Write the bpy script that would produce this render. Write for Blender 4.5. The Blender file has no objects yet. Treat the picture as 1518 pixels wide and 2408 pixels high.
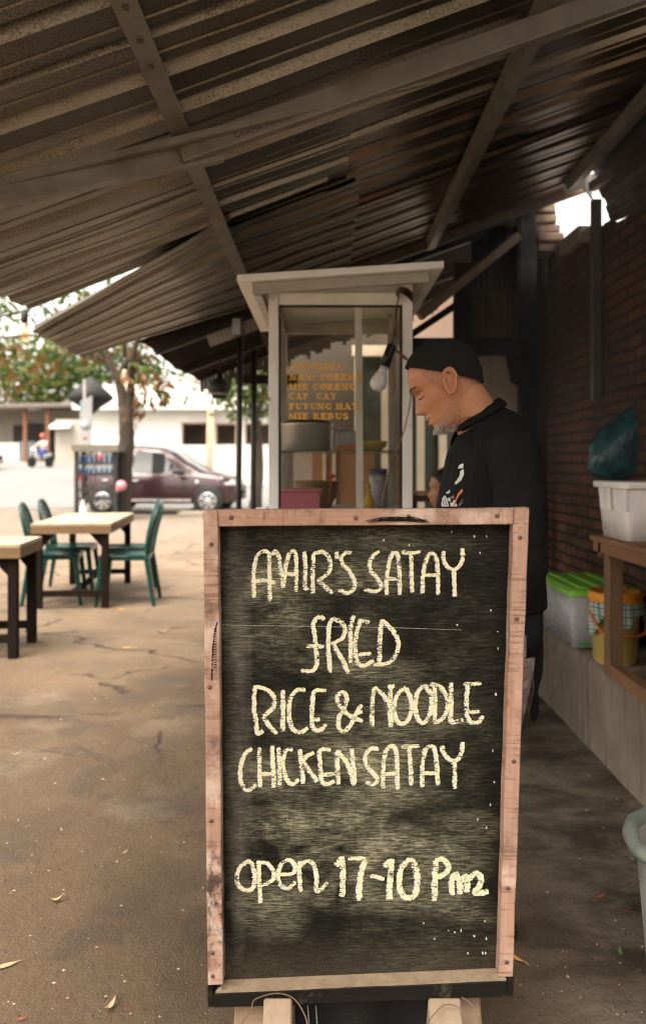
import bpy, bmesh, math, random
from mathutils import Vector, Matrix, noise as mnoise
from mathutils.bvhtree import BVHTree
R = math.radians
random.seed(7)
S = bpy.context.scene
COL = S.collection

# ------------------------------------------------------------------ camera
CAM_Z = 1.22; F = 1900.0; CX, HY = 759.0, 1092.0      # photo measured on a 1518 x 2408 copy
cam_d = bpy.data.cameras.new("camera"); cam = bpy.data.objects.new("camera", cam_d); COL.objects.link(cam)
cam.location = (0, 0, CAM_Z); cam.rotation_euler = (R(90), 0, 0)
cam_d.sensor_fit = 'VERTICAL'; cam_d.sensor_height = 36; cam_d.lens = F / 2408 * 36
cam_d.shift_y = -(1204 - HY) / 2408
cam_d.clip_start = 0.05; cam_d.clip_end = 2000
cam_d.dof.use_dof = True; cam_d.dof.focus_distance = 1.74; cam_d.dof.aperture_fstop = 3.0
S.camera = cam

# ------------------------------------------------------------------ sky and sun (hazy bright day)
w = bpy.data.worlds.new("World"); S.world = w; w.use_nodes = True
nt = w.node_tree; nt.nodes.clear()
SUN_EL, SUN_AZ = 64, 222      # azimuth: compass bearing of the sun (0 = +Y, 90 = +X)
sky = nt.nodes.new("ShaderNodeTexSky"); sky.sky_type = 'NISHITA'; sky.sun_disc = False
sky.sun_elevation = R(SUN_EL); sky.sun_rotation = R(SUN_AZ)
sky.air_density = 1.0; sky.dust_density = 6.0; sky.ozone_density = 0.6
hs = nt.nodes.new("ShaderNodeHueSaturation"); hs.inputs["Saturation"].default_value = 0.22
bg = nt.nodes.new("ShaderNodeBackground"); bg.inputs["Strength"].default_value = 0.15
wo = nt.nodes.new("ShaderNodeOutputWorld")
wm = nt.nodes.new("ShaderNodeMix"); wm.data_type = 'RGBA'; wm.blend_type = 'MULTIPLY'; wm.inputs[0].default_value = 1; wm.inputs[7].default_value = (1, .93, .83, 1)   # warm dusty haze
nt.links.new(sky.outputs[0], hs.inputs["Color"]); nt.links.new(hs.outputs[0], wm.inputs[6]); nt.links.new(wm.outputs[2], bg.inputs[0]); nt.links.new(bg.outputs[0], wo.inputs[0])
sun_d = bpy.data.lights.new("sun", 'SUN'); sun_d.energy = .6; sun_d.angle = R(40); sun_d.color = (1, .93, .82)
sun = bpy.data.objects.new("sun", sun_d); COL.objects.link(sun)
sdir = Vector((math.sin(R(SUN_AZ)) * math.cos(R(SUN_EL)), math.cos(R(SUN_AZ)) * math.cos(R(SUN_EL)), math.sin(R(SUN_EL))))
sun.rotation_euler = (-sdir).to_track_quat('-Z', 'Y').to_euler()
S.view_settings.view_transform = 'Standard'; S.view_settings.look = 'None'
S.view_settings.exposure = 2.4; S.view_settings.gamma = 1
S.render.engine = 'CYCLES'
try:
    S.cycles.max_bounces = 8; S.cycles.diffuse_bounces = 5; S.cycles.glossy_bounces = 3
    S.cycles.transparent_max_bounces = 12; S.cycles.use_denoising = True
    S.cycles.sample_clamp_indirect = 6; S.cycles.filter_width = 1.15
except Exception: pass

def U(px, py, Y):                      # a photo point taken at depth Y -> world
    return Vector(((px - CX) / F * Y, Y, CAM_Z - (py - HY) / F * Y))

# ------------------------------------------------------------------ mesh helpers
class MB:
    def __init__(s): s.v = []; s.f = []; s.m = []; s.sm = []
    def add(s, vs, fs, m=0, smooth=False):
        o = len(s.v); s.v += [tuple(v) for v in vs]
        for f in fs: s.f.append([i + o for i in f]); s.m.append(m); s.sm.append(smooth)
        return s
    def hexa(s, p, m=0):               # 4 bottom then 4 top, same turning order
        return s.add(p, [(3,2,1,0),(4,5,6,7),(0,1,5,4),(1,2,6,5),(2,3,7,6),(3,0,4,7)], m)
    def box(s, c, d, rz=0, m=0, M=None):
        hx, hy, hz = d[0]/2, d[1]/2, d[2]/2
        p = [Vector(q) for q in ((-hx,-hy,-hz),(hx,-hy,-hz),(hx,hy,-hz),(-hx,hy,-hz),(-hx,-hy,hz),(hx,-hy,hz),(hx,hy,hz),(-hx,hy,hz))]
        T = (M if M is not None else Matrix.Rotation(rz, 3, 'Z'))
        return s.hexa([T @ q + Vector(c) for q in p], m)
    def span(s, x0, x1, y0, y1, z0, z1, m=0):
        return s.box(((x0+x1)/2,(y0+y1)/2,(z0+z1)/2), (x1-x0,y1-y0,z1-z0), m=m)
    def bar(s, a, b, w, h, up=(0,0,1), m=0, w2=None, h2=None):
        a = Vector(a); b = Vector(b); d = (b-a).normalized(); up = Vector(up)
        sd = d.cross(up)
        if sd.length < 1e-4: sd = d.cross(Vector((1,0,0)))
        sd.normalize(); u = sd.cross(d)
        w2 = w if w2 is None else w2; h2 = h if h2 is None else h2
        P = []
        for c, ww, hh in ((a,w,h),(b,w2,h2)):
            P += [c - sd*ww/2 - u*hh/2, c + sd*ww/2 - u*hh/2, c + sd*ww/2 + u*hh/2, c - sd*ww/2 + u*hh/2]
        return s.hexa(P, m)
    def tube(s, pts, rad, seg=8, m=0, cap=True, flat=1.0, closed=False):
        pts = [Vector(p) for p in pts]; n = len(pts)
        if not hasattr(rad, '__len__'): rad = [rad]*n
        vs = []; fs = []; prev = None
        for i, p in enumerate(pts):
            if closed: t = pts[(i+1) % n] - pts[i-1]
            else: t = pts[min(i+1, n-1)] - pts[max(i-1, 0)]
            t.normalize()
            if prev is None:
                prev = t.cross(Vector((0,0,1)))
                if prev.length < 1e-3: prev = t.cross(Vector((0,1,0)))
            a = (prev - t*prev.dot(t)); a.normalize(); b = t.cross(a); prev = a
            for k in range(seg):
                q = 2*math.pi*k/seg
                vs.append(p + a*math.cos(q)*rad[i] + b*math.sin(q)*rad[i]*flat)
        for i in range(n if closed else n-1):
            j = (i+1) % n
            for k in range(seg):
                l = (k+1) % seg
                fs.append((i*seg+k, i*seg+l, j*seg+l, j*seg+k))
        if cap and not closed:
            fs.append(tuple(range(seg-1,-1,-1))); fs.append(tuple((n-1)*seg+k for k in range(seg)))
        return s.add(vs, fs, m, True)
    def lathe(s, prof, c=(0,0,0), seg=24, m=0, M=None, cap=True):
        c = Vector(c); vs = []; fs = []
        for r, z in prof:
            for k in range(seg):
                q = 2*math.pi*k/seg; v = Vector((r*math.cos(q), r*math.sin(q), z))
                vs.append((M @ v if M is not None else v) + c)
        n = len(prof)
        for i in range(n-1):
            for k in range(seg):
                l = (k+1) % seg; fs.append((i*seg+k, i*seg+l, (i+1)*seg+l, (i+1)*seg+k))
        if cap:
            if prof[0][0] > 1e-5: fs.append(tuple(range(seg-1,-1,-1)))
            if prof[-1][0] > 1e-5: fs.append(tuple((n-1)*seg+k for k in range(seg)))
        return s.add(vs, fs, m, True)
    def rings(s, rings, m=0, cap=True, smooth=True):     # rings of equal length
        n = len(rings[0]); vs = [p for r in rings for p in r]; fs = []
        for i in range(len(rings)-1):
            for k in range(n):
                l = (k+1) % n; fs.append((i*n+k, i*n+l, (i+1)*n+l, (i+1)*n+k))
        if cap: fs.append(tuple(range(n-1,-1,-1))); fs.append(tuple((len(rings)-1)*n+k for k in range(n)))
        return s.add(vs, fs, m, smooth)
    def prism(s, poly, d, m=0):                # planar polygon pushed along d
        n = len(poly); d = Vector(d); vs = [Vector(p) for p in poly] + [Vector(p)+d for p in poly]
        fs = [tuple(range(n-1,-1,-1)), tuple(range(n,2*n))] + [(k,(k+1)%n,n+(k+1)%n,n+k) for k in range(n)]
        return s.add(vs, fs, m)
    def build(s, name, mats, parent=None, bevel=0, bseg=2, recalc=True, loc=None):
        me = bpy.data.meshes.new(name)
        if loc is not None: s.v = [tuple(Vector(v)-Vector(loc)) for v in s.v]
        me.from_pydata(s.v, [], s.f); me.update()
        if not isinstance(mats, (list, tuple)): mats = [mats]
        for mm in mats: me.materials.append(mm)
        me.polygons.foreach_set("material_index", s.m); me.polygons.foreach_set("use_smooth", s.sm)
        if recalc or bevel:
            bm = bmesh.new(); bm.from_mesh(me); bmesh.ops.recalc_face_normals(bm, faces=bm.faces)
            if bevel:
                es = [e for e in bm.edges if len(e.link_faces) == 2 and e.calc_face_angle(0) > .6]
                bmesh.ops.bevel(bm, geom=es, offset=bevel, segments=bseg, affect='EDGES', profile=.5, clamp_overlap=True)
            bm.to_mesh(me); bm.free()
        o = bpy.data.objects.new(name, me); COL.objects.link(o)
        if loc is not None: o.location = loc
        if parent is not None: o.parent = parent
        return o

def tag(o, label=None, cat=None, group=None, kind=None):
    if label: o["label"] = label
    if cat: o["category"] = cat
    if group: o["group"] = group
    if kind: o["kind"] = kind
    return o
def thing(name, label, cat, loc=(0,0,0), rz=0, group=None):
    o = bpy.data.objects.new(name, None); COL.objects.link(o); o.empty_display_size = .1
    o.location = loc; o.rotation_euler = (0, 0, rz)
    return tag(o, label, cat, group)
def copy_tree(o, parent=None):
    c = o.copy(); COL.objects.link(c)
    if parent is not None: c.parent = parent
    for ch in list(o.children): copy_tree(ch, c)
    return c
def dup(o, loc, rz, label, group=None):
    c = copy_tree(o); c.location = loc; c.rotation_euler = (0, 0, rz); c["label"] = label
    if group: c["group"] = group
    return c

def catmull(pts, n=6, closed=False):
    P = [Vector(p) for p in pts]; out = []; N = len(P)
    for i in range(N if closed else N-1):
        p1, p2 = P[i], P[(i+1) % N]
        p0 = P[i-1] if (i > 0 or closed) else p1*2 - p2
        p3 = P[(i+2) % N] if (i+2 < N or closed) else p2*2 - p1
        for k in range(n):
            t = k/n
            out.append(.5*((2*p1) + (p2-p0)*t + (2*p0-5*p1+4*p2-p3)*t*t + (3*p1-p0-3*p2+p3)*t**3))
    if not closed: out.append(P[-1])
    return out

def lerp_table(t, x):
    if x <= t[0][0]: return t[0][1]
    for (a, va), (b, vb) in zip(t, t[1:]):
        if x <= b:
            u = (x-a)/(b-a); u = u*u*(3-2*u)*.5 + u*.5
            return va + (vb-va)*u
    return t[-1][1]

# ------------------------------------------------------------------ material helpers
class NT:
    def __init__(s, name):
        s.mat = bpy.data.materials.new(name); s.mat.use_nodes = True; s.t = s.mat.node_tree; s.t.nodes.clear()
        s.out = s.n("ShaderNodeOutputMaterial"); s.tc = s.n("ShaderNodeTexCoord")
    def n(s, k, **kw):
        x = s.t.nodes.new(k)
        for a, b in kw.items(): setattr(x, a, b)
        return x
    def l(s, a, b): s.t.links.new(a, b)
    def setin(s, sock, v):
        if isinstance(v, bpy.types.NodeSocket): s.l(v, sock)
        elif isinstance(v, (tuple, list)) and len(v) == 3 and sock.type == 'RGBA': sock.default_value = (*v, 1)
        else: sock.default_value = v
    def map(s, scale=(1,1,1), rot=(0,0,0), loc=(0,0,0), src="Object"):
        m = s.n("ShaderNodeMapping"); s.l(s.tc.outputs[src], m.inputs[0])
        m.inputs["Scale"].default_value = scale; m.inputs["Rotation"].default_value = rot; m.inputs["Location"].default_value = loc
        return m.outputs[0]
    def noise(s, vec, scale=5, detail=4, rough=.55, dist=0):
        x = s.n("ShaderNodeTexNoise"); s.l(vec, x.inputs["Vector"]); x.inputs["Scale"].default_value = scale
        x.inputs["Detail"].default_value = detail; x.inputs["Roughness"].default_value = rough; x.inputs["Distortion"].default_value = dist
        return x.outputs["Fac"]
    def voro(s, vec, scale=5, feat='F1'):
        x = s.n("ShaderNodeTexVoronoi", feature=feat); s.l(vec, x.inputs["Vector"]); x.inputs["Scale"].default_value = scale
        return x.outputs["Distance"]
    def ramp(s, fac, a, b, va=0., vb=1.):
        x = s.n("ShaderNodeMapRange"); s.setin(x.inputs["Value"], fac)
        x.inputs["From Min"].default_value = a; x.inputs["From Max"].default_value = b
        x.inputs["To Min"].default_value = va; x.inputs["To Max"].default_value = vb
        return x.outputs[0]
    def math(s, op, a, b=0., c=None):
        x = s.n("ShaderNodeMath", operation=op); s.setin(x.inputs[0], a); s.setin(x.inputs[1], b)
        if c is not None: s.setin(x.inputs[2], c)
        return x.outputs[0]
    def mix(s, fac, a, b, mode='MIX'):
        x = s.n("ShaderNodeMix", data_type='RGBA', blend_type=mode)
        s.setin(x.inputs["Factor"], fac); s.setin(x.inputs["A"], a) if False else None
        s.setin(x.inputs[0], fac); s.setin(x.inputs[6], a); s.setin(x.inputs[7], b)
        return x.outputs[2]
    def sep(s, vec):
        x = s.n("ShaderNodeSeparateXYZ"); s.l(vec, x.inputs[0]); return x.outputs
    def bump(s, h, strength=.3, dist=.01, normal=None):
        x = s.n("ShaderNodeBump"); s.l(h, x.inputs["Height"]); x.inputs["Strength"].default_value = strength
        x.inputs["Distance"].default_value = dist
        if normal is not None: s.l(normal, x.inputs["Normal"])
        return x.outputs[0]
    def bsdf(s, col, rough=.7, metal=0., normal=None, spec=.4, **kw):
        x = s.n("ShaderNodeBsdfPrincipled"); s.setin(x.inputs["Base Color"], col); s.setin(x.inputs["Roughness"], rough)
        s.setin(x.inputs["Metallic"], metal); x.inputs["Specular IOR Level"].default_value = spec
        if normal is not None: s.l(normal, x.inputs["Normal"])
        for k, v in kw.items(): s.setin(x.inputs[k.replace('_', ' ')], v)
        return x.outputs[0]
    def done(s, sh): s.l(sh, s.out.inputs[0]); return s.mat

def mat(name, c1, c2=None, scale=6, stretch=(1,1,1), rough=.7, metal=0., bump=.15, bscale=40, bdist=.004, spec=.4,
        lo=.35, hi=.65, dirt=None, dscale=2.5, dlo=.55, dhi=.75, **kw):
    s = NT(name)
    v = s.map(stretch); c2 = c2 or tuple(x*.75 for x in c1)
    n1 = s.noise(v, scale, 6, .6); col = s.mix(s.ramp(n1, lo, hi), c1, c2)
    if dirt:
        d = s.noise(s.map((1,1,1), loc=(3.1,1.7,.4)), dscale, 8, .65)
        col = s.mix(s.ramp(d, dlo, dhi), col, dirt)
    nb = s.noise(v, bscale, 4, .6)
    nm = s.bump(nb, bump, bdist) if bump else None
    rr = s.ramp(nb, .2, .8, max(rough-.12, .03), min(rough+.12, 1))
    return s.done(s.bsdf(col, rr, metal, nm, spec, **kw))

def wood(name, c1, c2, axis='z', grain=60, rough=.75, dirt=(.05,.035,.025), saw=False, dlo=.6, dhi=.8, burn=None, spec=.2):
    s = NT(name)
    st = {'x': (.06,1,1), 'y': (1,.06,1), 'z': (1,1,.06)}[axis]
    v = s.map(st); g = s.noise(v, grain, 6, .7, .6); b = s.noise(s.map(tuple(a*.6+.2 for a in st)), 9, 5, .6)
    col = s.mix(s.ramp(g, .3, .7), c1, c2); col = s.mix(s.ramp(b, .4, .75, 0, .6), col, tuple(x*.6 for x in c1))
    d = s.noise(s.map((1,1,1), loc=(5,2,9)), 14, 8, .7)
    col = s.mix(s.ramp(d, dlo, dhi, 0, .8), col, dirt)
    h = g
    if saw:
        sv = s.map({'x': (1,.05,.05), 'y': (.05,1,.05), 'z': (.05,.05,1)}[axis])
        sw = s.noise(sv, 160, 3, .6); sp = s.noise(s.map((1,1,1), loc=(1,7,3)), 18, 3)
        sf = s.math('MULTIPLY', s.ramp(sw, .50, .58), s.ramp(sp, .44, .58))
        col = s.mix(s.math('MULTIPLY', sf, .55), col, tuple(x*.4 for x in c2))
        pale = s.noise(s.map((1,1,1), loc=(4,4,1)), 11, 5, .6)
        col = s.mix(s.ramp(pale, .52, .66, 0, .55), col, (.62,.50,.42))
        h = s.math('SUBTRACT', g, s.math('MULTIPLY', sf, .6))
    if burn:                                   # a scorched, grimy patch with its own ragged outline
        c, rx, rz = burn; x, y, z = s.sep(s.tc.outputs['Object'])
        dx = s.math('DIVIDE', s.math('SUBTRACT', x, c.x), rx); dz = s.math('DIVIDE', s.math('SUBTRACT', z, c.z), rz)
        e = s.ramp(s.math('ADD', s.math('MULTIPLY', dx, dx), s.math('MULTIPLY', dz, dz)), 1.4, .2)
        bn = s.noise(s.map((1,1,.5), loc=(3,3,3)), 55, 6, .7)
        col = s.mix(s.math('MULTIPLY', e, s.ramp(bn, .44, .56, 0, .88)), col, (.035,.024,.020))
    return s.done(s.bsdf(col, s.ramp(g, .2, .8, rough-.1, min(1, rough+.15)), 0, s.bump(h, .45, .0025), spec))
# ================================================================== GROUND AND ROAD
def gz(x, y): 
    t = max(0, y - 21); return min(t, 42) * .05
def ground_mat():
    s = NT("packed_dirt")
    v = s.map(); n1 = s.noise(v, .9, 8, .62, .3); n2 = s.noise(s.map(loc=(7,3,0)), 3.2, 8, .65, .4); n3 = s.noise(v, 42, 6, .7); n4 = s.noise(v, 180, 3, .7)
    col = s.mix(s.ramp(n1, .38, .62), (.140,.092,.052), (.068,.045,.026))
    col = s.mix(s.ramp(n2, .54, .60, 0, .65), col, (.055,.039,.026))           # damp-looking stains with soft lobes
    pale = s.noise(s.map(loc=(1,9,0)), 1.7, 7, .6)
    col = s.mix(s.ramp(pale, .56, .66, 0, .45), col, (.20,.155,.110))
    col = s.mix(s.ramp(n3, .3, .72, 0, .5), col, (.06,.043,.028))
    col = s.mix(s.ramp(n4, .62, .72, 0, .45), col, (.24,.19,.14))
    x, y, z = s.sep(s.tc.outputs["Object"])
    # old grey concrete apron along the right-hand wall, patchy
    pt = s.noise(s.map((1,1.6,1), loc=(2,2,0)), 3.6, 7, .66, .3)
    ap = s.math('MULTIPLY', s.ramp(x, .35, .75), s.ramp(y, 7.5, 5.5))
    conc = s.mix(s.ramp(pt, .40, .60), (.062,.048,.034), (.185,.150,.110))
    col = s.mix(ap, col, conc)
    # cracks
    cv = s.map((1,1.5,1)); cn = s.n("ShaderNodeTexNoise"); s.l(cv, cn.inputs["Vector"]); cn.inputs["Scale"].default_value = 2.5; cn.inputs["Detail"].default_value = 5
    wv = s.n("ShaderNodeVectorMath", operation='MULTIPLY_ADD'); s.l(cn.outputs["Color"], wv.inputs[0]); wv.inputs[1].default_value = (.7,.7,0); s.l(cv, wv.inputs[2])
    cr = s.n("ShaderNodeTexVoronoi", feature='DISTANCE_TO_EDGE'); s.l(wv.outputs[0], cr.inputs["Vector"]); cr.inputs["Scale"].default_value = .62
    cm = s.math('MULTIPLY', s.ramp(cr.outputs["Distance"], .014, .004), s.ramp(s.noise(s.map(loc=(4,4,4)), 1.3, 3), .42, .50))
    cm = s.math('MULTIPLY', cm, s.ramp(y, 3.2, 4.0))
    col = s.mix(s.math('MULTIPLY', cm, .8), col, (.035,.027,.02))
    dry = s.math("MAXIMUM", s.ramp(y, 3.8, 9.5), s.ramp(y, -1.2, -2.5))  # paler up the yard; behind the camera too, to bounce light under the roof
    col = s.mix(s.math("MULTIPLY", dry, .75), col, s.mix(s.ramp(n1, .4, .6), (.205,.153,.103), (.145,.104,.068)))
    col = s.mix(s.math("MULTIPLY", cm, .8), col, (.03,.022,.016))
    col = s.mix(s.ramp(y, -1.5, -4), col, (.34,.28,.21))  # unseen ground lightened further, a reflector for the board and roof ribs
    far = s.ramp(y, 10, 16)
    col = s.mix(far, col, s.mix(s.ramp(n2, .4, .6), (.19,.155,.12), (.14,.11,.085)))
    h = s.math('ADD', s.math('MULTIPLY', n3, .6), s.math('MULTIPLY', n4, .35))
    h = s.math('SUBTRACT', h, s.math('MULTIPLY', cm, 1.5))
    h = s.math('ADD', h, s.math('MULTIPLY', n2, 1.2))
    return s.done(s.bsdf(col, s.ramp(n2, .4, .7, .95, .75), 0, s.bump(h, 1., .016), .25))
def sheet(name, xs, ys, m, dz=0, bumpy=0):
    b = MB(); vs = []; fs = []
    for y in ys:
        for x in xs:
            z = gz(x, y) + dz
            if bumpy and 0 < y < 14: z += bumpy * (mnoise.noise(Vector((x*1.3, y*1.3, 2))) + .5*mnoise.noise(Vector((x*4, y*4, 5))))
            vs.append((x, y, z))
    n = len(xs)
    for j in range(len(ys)-1):
        for i in range(n-1): fs.append((j*n+i, j*n+i+1, (j+1)*n+i+1, (j+1)*n+i))
    b.add(vs, fs, 0, True); return b.build(name, m, recalc=False)
def rng(a, b, n): return [a + (b-a)*i/n for i in range(n+1)]
xs = [-400,-150,-60,-30,-15] + rng(-8, 4, 60) + [8,15,30,60,150,400]
ys = [-60,-20,-8,-3] + rng(-1, 14, 75) + rng(15, 21, 4) + rng(24, 63, 8) + [90,150,300,600]
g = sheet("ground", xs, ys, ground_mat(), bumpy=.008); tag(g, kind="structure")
asph = mat("dusty_asphalt", (.145,.143,.141), (.125,.122,.119), 3, rough=.85, bump=.3, bscale=160, dirt=(.165,.155,.142), dscale=.35)
rd = sheet("road", [-60,-30,-15,-8,-3,3,10,30], [21.6] + rng(24, 46, 11), asph, dz=.012); tag(rd, kind="structure")
pave_m = mat("pale_paving", (.27,.23,.185), (.21,.175,.14), 5, rough=.9, bump=.3, bscale=90)
b = MB(); b.span(-3.4, 12, 18.9, 21.2, .0, .10); pv = b.build("pavement", pave_m, bevel=.015); tag(pv, kind="structure")
b = MB()
for y in rng(46.2, 49.8, 1)[:1]:
    b.add([(-60,46.05,gz(0,46.05)+.012),(30,46.05,gz(0,46.05)+.012),(30,60,gz(0,60)+.012),(-60,60,gz(0,60)+.012)], [(0,1,2,3)])
fp = b.build("far_pavement", pave_m); tag(fp, kind="structure")

# loose grit and pebbles on the dirt
def rock_verts(r, c, rnd):
    return [Vector((r*rnd.uniform(.6,1.3),0,0))+c, Vector((-r*rnd.uniform(.6,1.3),0,0))+c, Vector((0,r*rnd.uniform(.6,1.3),0))+c,
            Vector((0,-r*rnd.uniform(.6,1.3),0))+c, Vector((0,0,r*rnd.uniform(.4,.8)))+c, Vector((0,0,-r*.5))+c]
OCT = [(0,2,4),(2,1,4),(1,3,4),(3,0,4),(2,0,5),(1,2,5),(3,1,5),(0,3,5)]
grit = MB(); rnd = random.Random(3)
def ground_z(x, y):
    z = gz(x, y)
    if 0 < y < 14: z += .008*(mnoise.noise(Vector((x*1.3,y*1.3,2))) + .5*mnoise.noise(Vector((x*4,y*4,5))))
    return z
for i in range(9000):
    y = 1.6 + 5.5*rnd.random()**1.9; x = rnd.uniform(-.42*y-.1, .42*y+.1)
    if x > 1.08: continue
    cl = mnoise.noise(Vector((x*1.8, y*1.8, 8)))
    if cl < rnd.uniform(-.8, .2): continue
    r = .0012 + .0045*rnd.random()**5
    grit.add(rock_verts(r, Vector((x, y, ground_z(x,y)+r*.2)), rnd), OCT, 0 if rnd.random() < .72 else (1 if rnd.random() < .75 else 2))
go = grit.build("gravel", [mat("grit_brown", (.055,.038,.025), scale=30, bump=0), mat("grit_pale", (.42,.34,.26), scale=30, bump=0), mat("grit_red", (.30,.14,.08), scale=30, bump=0)])
tag(go, "loose grit and tiny pebbles scattered over the brown dirt yard", "gravel", kind="stuff")

# ================================================================== METAL ROOF OVER THE YARD
SL = .36; Z0 = 2.37
def rz_(x): return Z0 + SL*x
def zinc(name, base, speck, rough=.5, rust=.0):
    s = NT(name); v = s.map()
    n1 = s.noise(s.map((.25,1,.25)), 7, 6, .6); n2 = s.noise(v, 170, 3, .7); n3 = s.noise(v, 5, 7, .7)
    col = s.mix(s.ramp(n1, .35, .65), base, tuple(x*.72 for x in base))
    col = s.mix(s.math('MULTIPLY', s.ramp(n2, .50, .58), s.ramp(n3, .40, .60, .15, .8)), col, speck)
    st = s.noise(s.map((.12,2.5,.12)), 9, 4, .6)
    col = s.mix(s.ramp(st, .58, .75, 0, .5), col, (.12,.075,.045))
    if rust: col = s.mix(s.math('MULTIPLY', s.ramp(s.noise(s.map(loc=(3,3,3)), 3.5, 8, .7), .5, .68), rust), col, (.14,.06,.028))
    return s.done(s.bsdf(col, s.ramp(n2, .3, .7, rough-.24, rough-.06), .88, s.bump(n2, .15, .002), .5))
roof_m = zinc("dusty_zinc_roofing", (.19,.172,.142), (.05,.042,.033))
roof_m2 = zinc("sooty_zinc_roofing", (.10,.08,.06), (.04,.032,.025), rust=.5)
steel_m = mat("galvanised_channel", (.23,.215,.185), (.165,.15,.125), 8, rough=.5, metal=.35, bump=.1, bscale=90, dirt=(.10,.075,.05), dscale=3)
canopy = thing("metal_roof", "corrugated zinc roof on steel channels sloping over the food stall", "roof", (0,0,0))
PITCH = .2
PROF = [(0,0),(.052,0),(.056,.005),(.066,.005),(.070,0),(.108,0),(.124,.042),(.129,.043),(.154,.043),(.159,.042),(.179,0)]
def roof_sheet(name, c00, c10, c11, c01, m, parent, rep=None, depth=1.0, nu=10, wob=.004, seed=0):
    """corner points: 00 eave-near, 10 high-near, 11 high-far, 01 eave-far; ribs run eave -> high side"""
    A, B, C_, D = map(Vector, (c00, c10, c11, c01))
    L = ((D-A).length + (C_-B).length)/2; rep = rep or max(1, round(L/PITCH))
    nrm = (B-A).cross(D-A).normalized()
    if nrm.z < 0: nrm = -nrm
    prof = []
    for r in range(rep):
        for y, z in PROF: prof.append(((r + y/PITCH)/rep, z))
    prof.append((1, 0))
    vs = []; fs = []; n = len(prof)
    for i in range(nu+1):
        u = i/nu
        P, Q = A.lerp(B, u), D.lerp(C_, u)
        for v_, h in prof:
            wv = wob*mnoise.noise(Vector((u*4+seed, v_*rep*.9, seed*3.1)))*2
            vs.append(P.lerp(Q, v_) + nrm*(h*depth + wv))
    for i in range(nu):
        for k in range(n-1): fs.append((i*n+k, i*n+k+1, (i+1)*n+k+1, (i+1)*n+k))
    b = MB(); b.add(vs, fs); o = b.build(name, m, parent, recalc=False)
    so = o.modifiers.new("thickness", 'SOLIDIFY'); so.thickness = .0012; so.offset = 1
    return o
XH = 1.54
def rp(x, y, dz=0): return (x, y, rz_(x)+dz)
roof_sheet("roof_sheet", rp(-1.36,.42,.012), rp(XH,.42,.012), rp(XH,1.97,.012), rp(-1.36,1.97,.012), roof_m, canopy, seed=1)
roof_sheet("roof_sheet", rp(-1.33,1.90), rp(XH,1.90), rp(XH,2.95), rp(-1.34,2.98), roof_m, canopy, seed=2)
roof_sheet("roof_sheet", rp(-1.35,2.86,.010), rp(.1,2.86,.012), rp(.1,3.52,.012), rp(-1.30,3.60,.012), roof_m, canopy, seed=3)
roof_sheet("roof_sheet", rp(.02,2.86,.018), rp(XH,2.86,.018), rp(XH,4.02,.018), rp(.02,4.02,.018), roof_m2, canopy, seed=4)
EA = U(75,780,3.82); EB = U(190,840,4.59)
roof_sheet("roof_sheet", EA, rp(-.38,3.28,-.002), rp(-.38,5.04,-.004), EB, roof_m, canopy, rep=7, seed=5)
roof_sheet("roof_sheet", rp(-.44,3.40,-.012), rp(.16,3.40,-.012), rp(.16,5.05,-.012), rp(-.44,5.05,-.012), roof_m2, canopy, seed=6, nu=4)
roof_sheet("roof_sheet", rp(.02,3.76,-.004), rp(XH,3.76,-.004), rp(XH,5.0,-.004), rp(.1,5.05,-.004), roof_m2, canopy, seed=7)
# purlins run away from the camera, one rafter crosses them
def chan(name, a, b, wd, ht, parent, m=steel_m, up=(0,0,1)):      # C channel, open side up
    a = Vector(a); b2 = Vector(b); d = (b2-a).normalized(); up = Vector(up); sd = d.cross(up).normalized(); u = sd.cross(d)
    t = .0035; lip = ht*.28
    sec = [(-wd/2, ht),(-wd/2,0),(wd/2,0),(wd/2,ht),(wd/2-lip,ht),(wd/2-lip,ht-t),(wd/2-t,ht-t),(wd/2-t,t),(-wd/2+t,t),(-wd/2+t,ht-t),(-wd/2+lip,ht-t),(-wd/2+lip,ht)]
    n = len(sec); vs = [a + sd*x + u*y for x, y in sec] + [b2 + sd*x + u*y for x, y in sec]
    mb = MB(); mb.add(vs, [(k,(k+1)%n,n+(k+1)%n,n+k) for k in range(n)]); return mb.build(name, m, parent)
rn = Vector((-SL,0,1)).normalized()
for X1, y1 in ((-.405, 5.35), (.668, 5.0)):
    chan("purlin", (X1,.45,rz_(X1)-.062), (X1,y1,rz_(X1)-.062), .052, .058, canopy, up=rn)
chan("purlin", (1.45,.45,rz_(1.45)-.07), (1.45,4.7,rz_(1.45)-.07), .06, .065, canopy, up=rn)
# rafter, deeper, hung under the purlins, with a sagging older length lapped beside it
def raf(a, b, w_, h_): chan("rafter", a, b, w_, h_, canopy)
YR = 2.33
a_ = U(-60,462,YR-.02); b_ = U(1580,-22,YR); 
mb = MB(); mb.bar(U(425,360,YR), U(1600,-52,YR), .036, .066)
raf_o = mb.build("rafter", steel_m, canopy, bevel=.003)
mb = MB(); mb.bar(U(-60,468,YR-.10), U(520,352,YR+.04), .034, .07); mb.build("rafter", steel_m, canopy, bevel=.003)
mb = MB(); mb.bar(U(-60,446,YR-.10), U(1000,192,YR+.02), .02, .02); mb.build("lath", steel_m, canopy)
mb = MB(); mb.bar(U(700,680,4.98), U(1400,425,4.98), .05, .085); mb.build("fascia_beam", mat("sooty_beam", (.10,.082,.066), (.07,.055,.045), 9, rough=.7, dirt=(.15,.06,.03)), canopy)
bolt_m = mat("rusty_bolt", (.07,.045,.03), bump=0)
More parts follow.
